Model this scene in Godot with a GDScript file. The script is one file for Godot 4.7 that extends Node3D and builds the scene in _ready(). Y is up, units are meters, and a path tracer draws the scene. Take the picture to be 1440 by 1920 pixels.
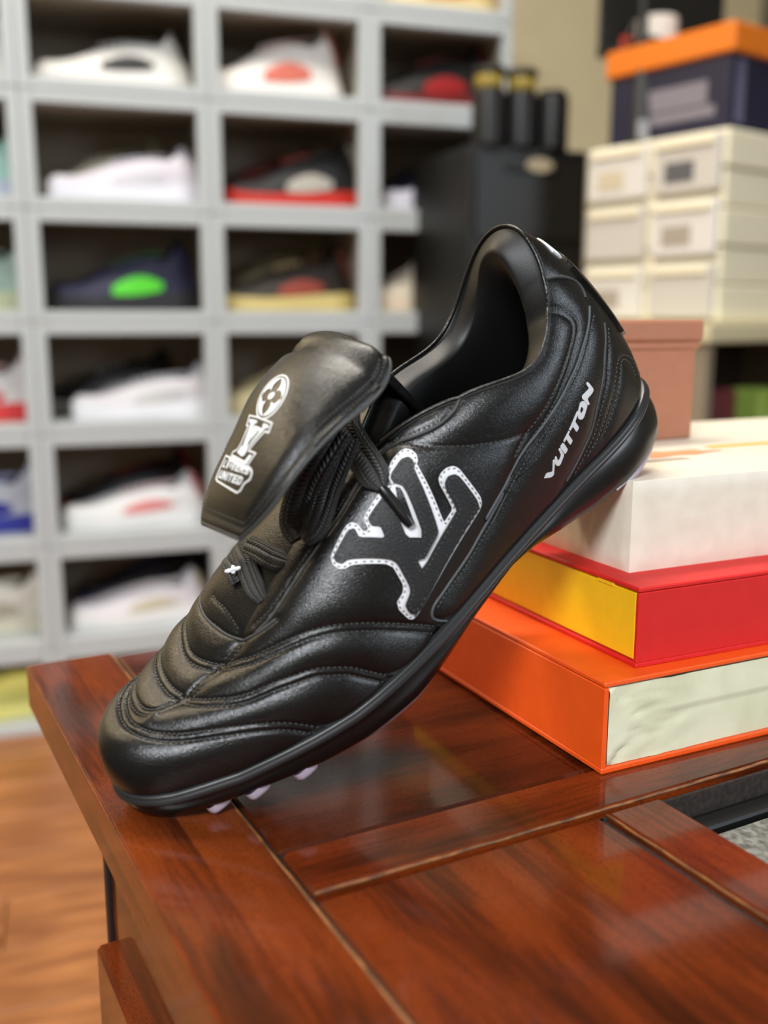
extends Node3D
# A black leather football boot leaning its heel on stacked gift boxes on a varnished table, shoe shelves behind.

func _ready() -> void:
	camera_and_air()
	make_materials()
	room()
	table()
	gift_boxes()
	shoe_shelves()
	right_side()
	boot()

# ---------------------------------------------------------------- camera, air, lamps
const EXPOSURE := 1.0
const FOCAL := 1870.0           # pixels of a 1440 x 1920 frame
const TABLE_TOP := 0.585
const LAMPS := [ # place, length, width, turn, energy, colour, label
	[Vector3(-1.85, 2.42, -1.25), 1.2, 0.35, 18.0, 4.0, Color(1.0, 0.92, 0.79), "long warm ceiling light panel to the left of the table"],
	[Vector3(-0.90, 2.42, 1.95), 1.6, 0.8, 30.0, 20.0, Color(0.96, 0.98, 1.0), "wide white ceiling light panel behind the camera"],
	[Vector3(-0.05, 2.42, -0.95), 1.2, 0.3, 18.0, 3.4, Color(1.0, 0.97, 0.92), "white ceiling light panel in front of the shoe shelves"]]

func camera_and_air() -> void:
	var cam := Camera3D.new()
	cam.name = "camera"
	cam.fov = rad_to_deg(2.0 * atan(960.0 / FOCAL))
	cam.near = 0.02
	cam.far = 30.0
	var pitch := atan2(365.0, FOCAL)
	cam.position = Vector3(0, 0.775, 0)
	cam.rotation.x = -pitch
	var at := CameraAttributesPhysical.new()
	at.frustum_focal_length = 6.0
	at.exposure_aperture = 0.8
	at.frustum_focus_distance = 0.425
	cam.attributes = at
	add_child(cam)
	cam.fov = rad_to_deg(2.0 * atan(960.0 / FOCAL))
	cam.current = true
	var e := Environment.new()
	e.background_mode = Environment.BG_COLOR
	e.background_color = Color(0.02, 0.02, 0.02)
	e.tonemap_mode = Environment.TONE_MAPPER_LINEAR
	e.tonemap_exposure = EXPOSURE
	e.sdfgi_enabled = true
	e.ssao_enabled = true
	e.ssil_enabled = true
	var w := WorldEnvironment.new()
	w.name = "air"
	w.environment = e
	add_child(w)
	for l in LAMPS:
		ceiling_lamp(l)

func ceiling_lamp(l: Array) -> void:
	var t := thing("ceiling_light", l[0], l[3])
	tag(t, l[6], "ceiling light")
	var glow := StandardMaterial3D.new()
	glow.albedo_color = Color(0.9, 0.9, 0.88)
	glow.emission_enabled = true
	glow.emission = l[5]
	glow.emission_energy_multiplier = 3.0
	var f := Shape.new()
	f.box(Vector3(0, 0.03, 0), Vector3(l[1] + 0.04, 0.06, l[2] + 0.04), 0.004)
	put(f, "housing", plastic(Color(0.8, 0.8, 0.8), 0.5), t)
	var p := Shape.new()
	p.box(Vector3(0, -0.004, 0), Vector3(l[1], 0.006, l[2]), 0.001)
	put(p, "diffuser", glow, t)
	var a := AreaLight3D.new()
	a.name = "light"
	a.area_size = Vector2(l[1], l[2])
	a.light_energy = l[4]
	a.light_color = l[5]
	a.area_range = 12.0
	a.area_attenuation = 2.0
	a.shadow_enabled = true
	a.rotation.x = -PI / 2
	a.position = Vector3(0, -0.012, 0)
	t.add_child(a)

# ---------------------------------------------------------------- building helpers
class Shape:
	# collects triangles; clockwise seen from the front
	var v := PackedVector3Array()
	var n := PackedVector3Array()
	var t := PackedVector2Array()
	var ix := PackedInt32Array()

	func flat(a: Vector3, b: Vector3, c: Vector3) -> void:
		var m := (c - a).cross(b - a)
		if m.length_squared() < 1e-22:
			return
		m = m.normalized()
		var k := v.size()
		v.append_array([a, b, c])
		n.append_array([m, m, m])
		t.append_array([Vector2(a.x, a.z), Vector2(b.x, b.z), Vector2(c.x, c.z)])
		ix.append_array([k, k + 1, k + 2])

	func quad(a: Vector3, b: Vector3, c: Vector3, d: Vector3, facing: Vector3) -> void:
		if (c - a).cross(b - a).dot(facing) < 0.0:
			flat(a, d, c); flat(a, c, b)
		else:
			flat(a, b, c); flat(a, c, d)

	func box(at: Vector3, size: Vector3, r := 0.0, turn := Basis()) -> void:
		# a box with chamfered edges
		var h := size / 2.0
		r = minf(r, minf(h.x, minf(h.y, h.z)) * 0.6)
		var P := func(sx: float, sy: float, sz: float, axis: int) -> Vector3:
			var q := Vector3(sx * (h.x - r), sy * (h.y - r), sz * (h.z - r))
			q[axis] = [sx, sy, sz][axis] * h[axis]
			return at + turn * q
		for axis in 3:
			var b := (axis + 1) % 3
			var c := (axis + 2) % 3
			for s in [-1.0, 1.0]:
				var q := []
				for k in [[-1, -1], [1, -1], [1, 1], [-1, 1]]:
					var g := [0.0, 0.0, 0.0]
					g[axis] = s; g[b] = float(k[0]); g[c] = float(k[1])
					q.append(P.call(g[0], g[1], g[2], axis))
				var f := Vector3(); f[axis] = s
				quad(q[0], q[1], q[2], q[3], turn * f)
			if r > 0.0:
				for sb in [-1.0, 1.0]:
					for sc in [-1.0, 1.0]:
						var g0 := [0.0, 0.0, 0.0]; var g1 := [0.0, 0.0, 0.0]
						g0[axis] = -1.0; g1[axis] = 1.0
						g0[b] = sb; g1[b] = sb; g0[c] = sc; g1[c] = sc
						var f := Vector3(); f[b] = sb; f[c] = sc
						quad(P.call(g0[0], g0[1], g0[2], b), P.call(g1[0], g1[1], g1[2], b), P.call(g1[0], g1[1], g1[2], c), P.call(g0[0], g0[1], g0[2], c), turn * f)
		if r > 0.0:
			for sx in [-1.0, 1.0]:
				for sy in [-1.0, 1.0]:
					for sz in [-1.0, 1.0]:
						var f := turn * Vector3(sx, sy, sz)
						var a: Vector3 = P.call(sx, sy, sz, 0)
						var b: Vector3 = P.call(sx, sy, sz, 1)
						var c: Vector3 = P.call(sx, sy, sz, 2)
						if (c - a).cross(b - a).dot(f) < 0.0:
							flat(a, c, b)
						else:
							flat(a, b, c)

	func grid(rows: Array, closed := false, inside: Variant = null, uv := Vector2.ONE, wrap_rows := false) -> void:
		# rows of equal length, smooth; closed joins the last point of a row to its first; inside: a point, or one for each row, that the faces look away from
		var nr := rows.size()
		var nc: int = rows[0].size()
		var k0 := v.size()
		for i in nr:
			for j in nc:
				t.append(Vector2(float(j) / maxf(1, nc - 1) * uv.x, float(i) / maxf(1, nr - 1) * uv.y))
			v.append_array(rows[i])
		var mm := PackedVector3Array()
		mm.resize(nr * nc)
		var quads := PackedInt32Array()
		var total := 0.0
		for i in (nr if wrap_rows else nr - 1):
			for j in (nc if closed else nc - 1):
				var a := i * nc + j
				var b := i * nc + (j + 1) % nc
				var c := ((i + 1) % nr) * nc + (j + 1) % nc
				var d := ((i + 1) % nr) * nc + j
				var m := (v[k0 + d] - v[k0 + b]).cross(v[k0 + c] - v[k0 + a])
				mm[a] += m; mm[b] += m; mm[c] += m; mm[d] += m
				quads.append_array([k0 + a, k0 + b, k0 + c, k0 + d])
				if inside != null:
					var from: Vector3 = inside if inside is Vector3 else inside[i]
					total += m.dot(v[k0 + a] - from)
		var s := -1.0 if total < 0.0 else 1.0
		for q in range(0, quads.size(), 4):
			if s > 0.0:
				ix.append_array([quads[q], quads[q + 1], quads[q + 2], quads[q], quads[q + 2], quads[q + 3]])
			else:
				ix.append_array([quads[q], quads[q + 2], quads[q + 1], quads[q], quads[q + 3], quads[q + 2]])
		for i in mm.size():
			n.append((mm[i] * s).normalized())

	func fan(ring: PackedVector3Array, facing: Vector3) -> void:
		var c := Vector3()
		for p in ring:
			c += p
		c /= ring.size()
		for i in ring.size():
			var a := ring[i]
			var b := ring[(i + 1) % ring.size()]
			if (b - c).cross(a - c).dot(facing) < 0.0:
				flat(c, b, a)
			else:
				flat(c, a, b)

	func tube(path: PackedVector3Array, r: Variant, sides := 8, closed := false, caps := true) -> void:
		var rows := []
		var up := Vector3(0.13, 0.97, 0.21)
		var m := path.size()
		for i in m:
			var a := path[(i - 1 + m) % m] if closed or i > 0 else path[0]
			var b := path[(i + 1) % m] if closed or i < m - 1 else path[m - 1]
			var tg := (b - a).normalized()
			var s := tg.cross(up)
			if s.length() < 0.05:
				s = tg.cross(Vector3.RIGHT)
			s = s.normalized()
			up = s.cross(tg).normalized()
			var row := PackedVector3Array()
			var rr: float = r[i] if r is Array or r is PackedFloat32Array else r
			for k in sides:
				var w := TAU * k / sides
				row.append(path[i] + (s * cos(w) + up * sin(w)) * rr)
			rows.append(row)
		grid(rows, true, path, Vector2.ONE, closed)
		if caps and not closed:
			fan(rows[0], path[0] - path[1])
			fan(rows[m - 1], path[m - 1] - path[m - 2])

	func lathe(profile: PackedVector2Array, at := Vector3(), sides := 32) -> void:
		# profile: radius, height from the bottom up
		var rows := []
		for p in profile:
			var row := PackedVector3Array()
			for k in sides:
				var w := TAU * k / sides
				row.append(at + Vector3(p.x * cos(w), p.y, p.x * sin(w)))
			rows.append(row)
		grid(rows, true, at + Vector3(0, (profile[0].y + profile[profile.size() - 1].y) / 2.0, 0))

	func mesh() -> ArrayMesh:
		var a := []
		a.resize(Mesh.ARRAY_MAX)
		a[Mesh.ARRAY_VERTEX] = v
		a[Mesh.ARRAY_NORMAL] = n
		a[Mesh.ARRAY_TEX_UV] = t
		a[Mesh.ARRAY_INDEX] = ix
		var m := ArrayMesh.new()
		m.add_surface_from_arrays(Mesh.PRIMITIVE_TRIANGLES, a)
		return m

func free_name(called: String, parent: Node) -> String:
	var base := called
	var k := 1
	while parent.has_node(NodePath(called)):
		called = "%s_%03d" % [base, k]
		k += 1
	return called

func thing(called: String, at := Vector3(), turn := 0.0) -> Node3D:
	var o := Node3D.new()
	o.name = free_name(called, self)
	o.position = at
	o.rotation_degrees.y = turn
	add_child(o, true)
	return o

func tag(o: Node, label: String, category: String, group := "", kind := "") -> void:
	if label: o.set_meta("label", label)
	if category: o.set_meta("category", category)
	if group: o.set_meta("group", group)
	if kind: o.set_meta("kind", kind)

func put(s: Shape, called: String, m: Material, parent: Node = self, kind := "") -> MeshInstance3D:
	var o := MeshInstance3D.new()
	o.name = free_name(called, parent)
	o.mesh = s.mesh()
	o.material_override = m
	o.cast_shadow = GeometryInstance3D.SHADOW_CASTING_SETTING_ON
	if kind: o.set_meta("kind", kind)
	parent.add_child(o, true)
	return o

func plain(c: Color, rough := 0.6, metal := 0.0) -> StandardMaterial3D:
	var m := StandardMaterial3D.new()
	m.albedo_color = c
	m.roughness = rough
	m.metallic = metal
	return m

func plastic(c: Color, rough := 0.4) -> StandardMaterial3D:
	return plain(c, rough)

func noise(freq: float, type := FastNoiseLite.TYPE_SIMPLEX_SMOOTH, octaves := 3, s := 1) -> FastNoiseLite:
	var f := FastNoiseLite.new()
	f.seed = s
	f.noise_type = type
	f.frequency = freq
	f.fractal_octaves = octaves
	return f

func relief(size: int, f: FastNoiseLite, strength: float) -> NoiseTexture2D:
	var x := NoiseTexture2D.new()
	x.width = size
	x.height = size
	x.seamless = true
	x.noise = f
	x.as_normal_map = true
	x.bump_strength = strength
	return x

func tones(size: int, f: FastNoiseLite, lo: Color, hi: Color) -> NoiseTexture2D:
	var x := NoiseTexture2D.new()
	x.width = size
	x.height = size
	x.seamless = true
	x.noise = f
	var g := Gradient.new()
	g.set_color(0, lo)
	g.set_color(1, hi)
	x.color_ramp = g
	return x

var M := {}

func make_materials() -> void:
	var grain := noise(0.055, FastNoiseLite.TYPE_CELLULAR, 2, 4)
	grain.cellular_return_type = FastNoiseLite.RETURN_DISTANCE
	var grain_map := relief(512, grain, 5.0)
	var le := plain(Color(0.05, 0.049, 0.048), 0.29)
	le.normal_enabled = true
	le.normal_texture = grain_map
	le.normal_scale = 0.8
	le.uv1_triplanar = true
	le.uv1_scale = Vector3.ONE * 66.0
	M.leather = le
	var ll: StandardMaterial3D = le.duplicate()
	ll.roughness = 0.5
	ll.normal_scale = 0.25
	M.lining = ll
	var lp: StandardMaterial3D = le.duplicate()
	lp.albedo_color = Color(0.065, 0.065, 0.065)
	lp.roughness = 0.5
	lp.normal_scale = 1.3
	M.patch_leather = lp
	M.thread = plain(Color(0.23, 0.23, 0.22), 0.55)
	M.edge = plain(Color(0.30, 0.32, 0.33), 0.7)
	M.edge_black = plain(Color(0.21, 0.215, 0.215), 0.6)
	M.band = plain(Color(0.15, 0.15, 0.152), 0.33)
	M.plate = plain(Color(0.06, 0.058, 0.057), 0.28)
	M.lilac = plain(Color(0.74, 0.68, 0.74), 0.3)
	M.white_print = plain(Color(0.86, 0.87, 0.88), 0.5)
	M.white_leather = plain(Color(0.87, 0.87, 0.88), 0.5)
	M.aglet = plain(Color(0.07, 0.07, 0.07), 0.28)
	M.insole = plain(Color(0.05, 0.05, 0.05), 0.8)
	M.grey_print = plain(Color(0.3, 0.3, 0.32), 0.8)
	M.lace = lace_material()
	# wood: grain runs along each board's own x
	M.wood = []
	var planks := [wood_texture(0), wood_texture(1)]
	var fine := relief(256, noise(0.03, FastNoiseLite.TYPE_SIMPLEX_SMOOTH, 4, 9), 1.0)
	for k in 6:
		var w := StandardMaterial3D.new()
		w.albedo_texture = planks[k % 2]
		w.albedo_color = [Color(1, 1, 1), Color(0.78, 0.74, 0.72), Color(1.1, 1.02, 0.95), Color(0.95, 0.92, 0.9), Color(1.0, 0.95, 0.92), Color(0.9, 0.86, 0.82)][k]
		w.uv1_triplanar = true
		w.uv1_scale = Vector3.ONE * 4.0
		w.uv1_offset = Vector3(0.13 * k, 0.31 * k, 0.37 * k)
		w.roughness = 0.42
		w.clearcoat_enabled = true
		w.clearcoat = 0.7
		w.metallic_specular = 0.1
		w.clearcoat_roughness = 0.10
		w.normal_enabled = true
		w.normal_texture = fine
		w.normal_scale = 0.06
		M.wood.append(w)
	var worn := StandardMaterial3D.new()
	worn.albedo_texture = tones(256, noise(0.03, FastNoiseLite.TYPE_SIMPLEX_SMOOTH, 4, 21), Color(0.20, 0.10, 0.05), Color(0.66, 0.42, 0.20))
	worn.uv1_triplanar = true
	worn.uv1_scale = Vector3.ONE * 12.0
	worn.roughness = 0.4
	M.worn_edge = worn
	var dirt := StandardMaterial3D.new()
	dirt.albedo_texture = tones(256, noise(0.05, FastNoiseLite.TYPE_SIMPLEX_SMOOTH, 4, 5), Color(0.05, 0.035, 0.03), Color(0.22, 0.16, 0.12))
	dirt.uv1_triplanar = true
	dirt.uv1_scale = Vector3.ONE * 20.0
	dirt.roughness = 0.9
	M.groove = dirt

func wood_texture(k: int) -> ImageTexture:
	# streaks along x, pores, and a mottle; 1024 pixels cover 25 cm
	var im := Image.create(1024, 1024, false, Image.FORMAT_RGB8)
	var broad := noise(0.006, FastNoiseLite.TYPE_SIMPLEX_SMOOTH, 3, 11 + k)
	var fibre := noise(0.05, FastNoiseLite.TYPE_SIMPLEX_SMOOTH, 2, 31 + k)
	var pore := noise(0.26, FastNoiseLite.TYPE_SIMPLEX_SMOOTH, 2, 51 + k)
	var dark := Color(0.165, 0.066, 0.024)
	var mid := Color(0.395, 0.166, 0.056)
	var lite := Color(0.525, 0.255, 0.09)
	for y in 1024:
		for x in 1024:
			# blend over the border so that it repeats
			var a := broad.get_noise_2d(x * 0.22, y * 1.1)
			if x > 824:
				a = lerpf(a, broad.get_noise_2d((x - 1024) * 0.22, y * 1.1), (x - 824) / 200.0)
			var f := fibre.get_noise_2d(x * 0.12, y * 1.5 + a * 25.0)
			var p := pore.get_noise_2d(x * 0.28, y * 1.3 + a * 20.0)
			var g := 0.46 + a * 0.55 + f * 0.16
			var c := dark.lerp(mid, clampf(g * 1.9, 0.0, 1.0)).lerp(lite, clampf(g * 1.5 - 0.72, 0.0, 1.0) * 0.8)
			if p > 0.22:
				c = c.lerp(dark, minf(0.42, (p - 0.22) * 1.5))
			im.set_pixel(x, y, c)
	return ImageTexture.create_from_image(im)

func lace_material() -> StandardMaterial3D:
	# a flat braid: slanting knots in columns, turned about in every other column
	var w := 128
	var im := Image.create(w, w, false, Image.FORMAT_RGB8)
	for y in w:
		for x in w:
			var col := x * 8.0 / w
			var ci := int(col)
			var fx := absf(col - ci - 0.5) * 2.0
			var ph := fposmod(y * 8.0 / w + (0.5 if ci % 2 else 0.0) + (col - ci - 0.5) * (0.8 if ci % 2 else -0.8), 1.0)
			var h := sqrt(maxf(0.0, 1.0 - fx * fx)) * sqrt(maxf(0.0, 1.0 - pow(absf(ph - 0.5) * 2.0, 2.0)))
			im.set_pixel(x, y, Color(h, h, h))
	im.bump_map_to_normal_map(7.0)
	var m := StandardMaterial3D.new()
	m.albedo_color = Color(0.19, 0.19, 0.19)
	m.normal_enabled = true
	m.normal_texture = ImageTexture.create_from_image(im)
	m.normal_scale = 1.0
	m.roughness = 0.48
	return m

const LAST := [ # rows: feather x z, top x y z, lower and upper swell, outward bearing
	[0.2784,-0.0026,0.2484,0.0489,-0.0015,-0.0005,0.0176,0.0127,-0,0.0026],
	[0.2687,0.013,0.248,0.0475,-0.0009,-0.0001,0.0129,0.0143,-0,0.7619],
	[0.2445,0.022,0.2386,0.0458,0.0004,0.0007,0.0111,0.0199,0,1.1994],
	[0.2133,0.0343,0.2086,0.0501,0.0022,0.0015,0.0109,0.0263,-0,1.3836],
	[0.18,0.0409,0.1729,0.0702,0.0004,0.0019,0.0122,0.0288,-0,1.5321],
	[0.141,0.0378,0.1215,0.0907,0.0008,0.0018,0.0151,0.0274,0,1.6575],
	[0.0988,0.0302,0.0729,0.0893,0.0232,0.0031,0.0204,0.0123,-0.0071,1.6858],
	[0.0522,0.0265,0.0514,0.0802,0.0261,0.0039,0.0188,0.0083,-0.0077,1.6309],
	[0.0067,0.0229,0.0274,0.1033,0.017,0.0025,0.0203,0.0125,-0.0127,2.2107],
	[-0.02,-0.0023,0.0189,0.13,-0.0035,0.0025,0.0238,0.0175,-0.0138,3.0652],
	[0.0052,-0.0262,0.0264,0.119,-0.0288,0.004,0.0231,0.0206,-0.012,3.983],
	[0.0522,-0.033,0.054,0.0809,-0.0332,0.0057,0.0232,0.0198,-0.0073,4.6989],
	[0.1024,-0.0376,0.0957,0.0995,-0.0199,0.0056,0.0275,0.0294,-0.0069,4.8269],
	[0.1499,-0.0424,0.1215,0.0907,0.0008,0.0054,0.027,0.053,0.0002,5.061],
	[0.1934,-0.048,0.1729,0.0702,0.0004,0.0063,0.0279,0.0591,0.0003,5.3086],
	[0.2288,-0.0471,0.2086,0.0501,0.0022,0.0054,0.0285,0.0505,-0.0001,5.3298],
	[0.2583,-0.0386,0.2386,0.0458,0.0004,0.0038,0.03,0.0377,0.0002,5.2991],
	[0.2732,-0.0215,0.248,0.0475,-0.0009,0.0011,0.025,0.0233,0.0001,5.5827],
]
const FLAP := [
	[0.086,0.07,-0.018,0.01,0.5021,0.0657],
	[0.1053,0.1232,-0.0115,0.016,0.5896,-0.0172],
	[0.122,0.1297,-0.0037,0.0308,0.6957,-0.0894],
	[0.1452,0.1276,0.0007,0.0314,0.6359,-0.0687],
	[0.1669,0.1174,0.0042,0.0292,0.3361,0.0302],
	[0.192,0.1017,0.008,0.0216,0.0404,-0.0223],
]
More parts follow.
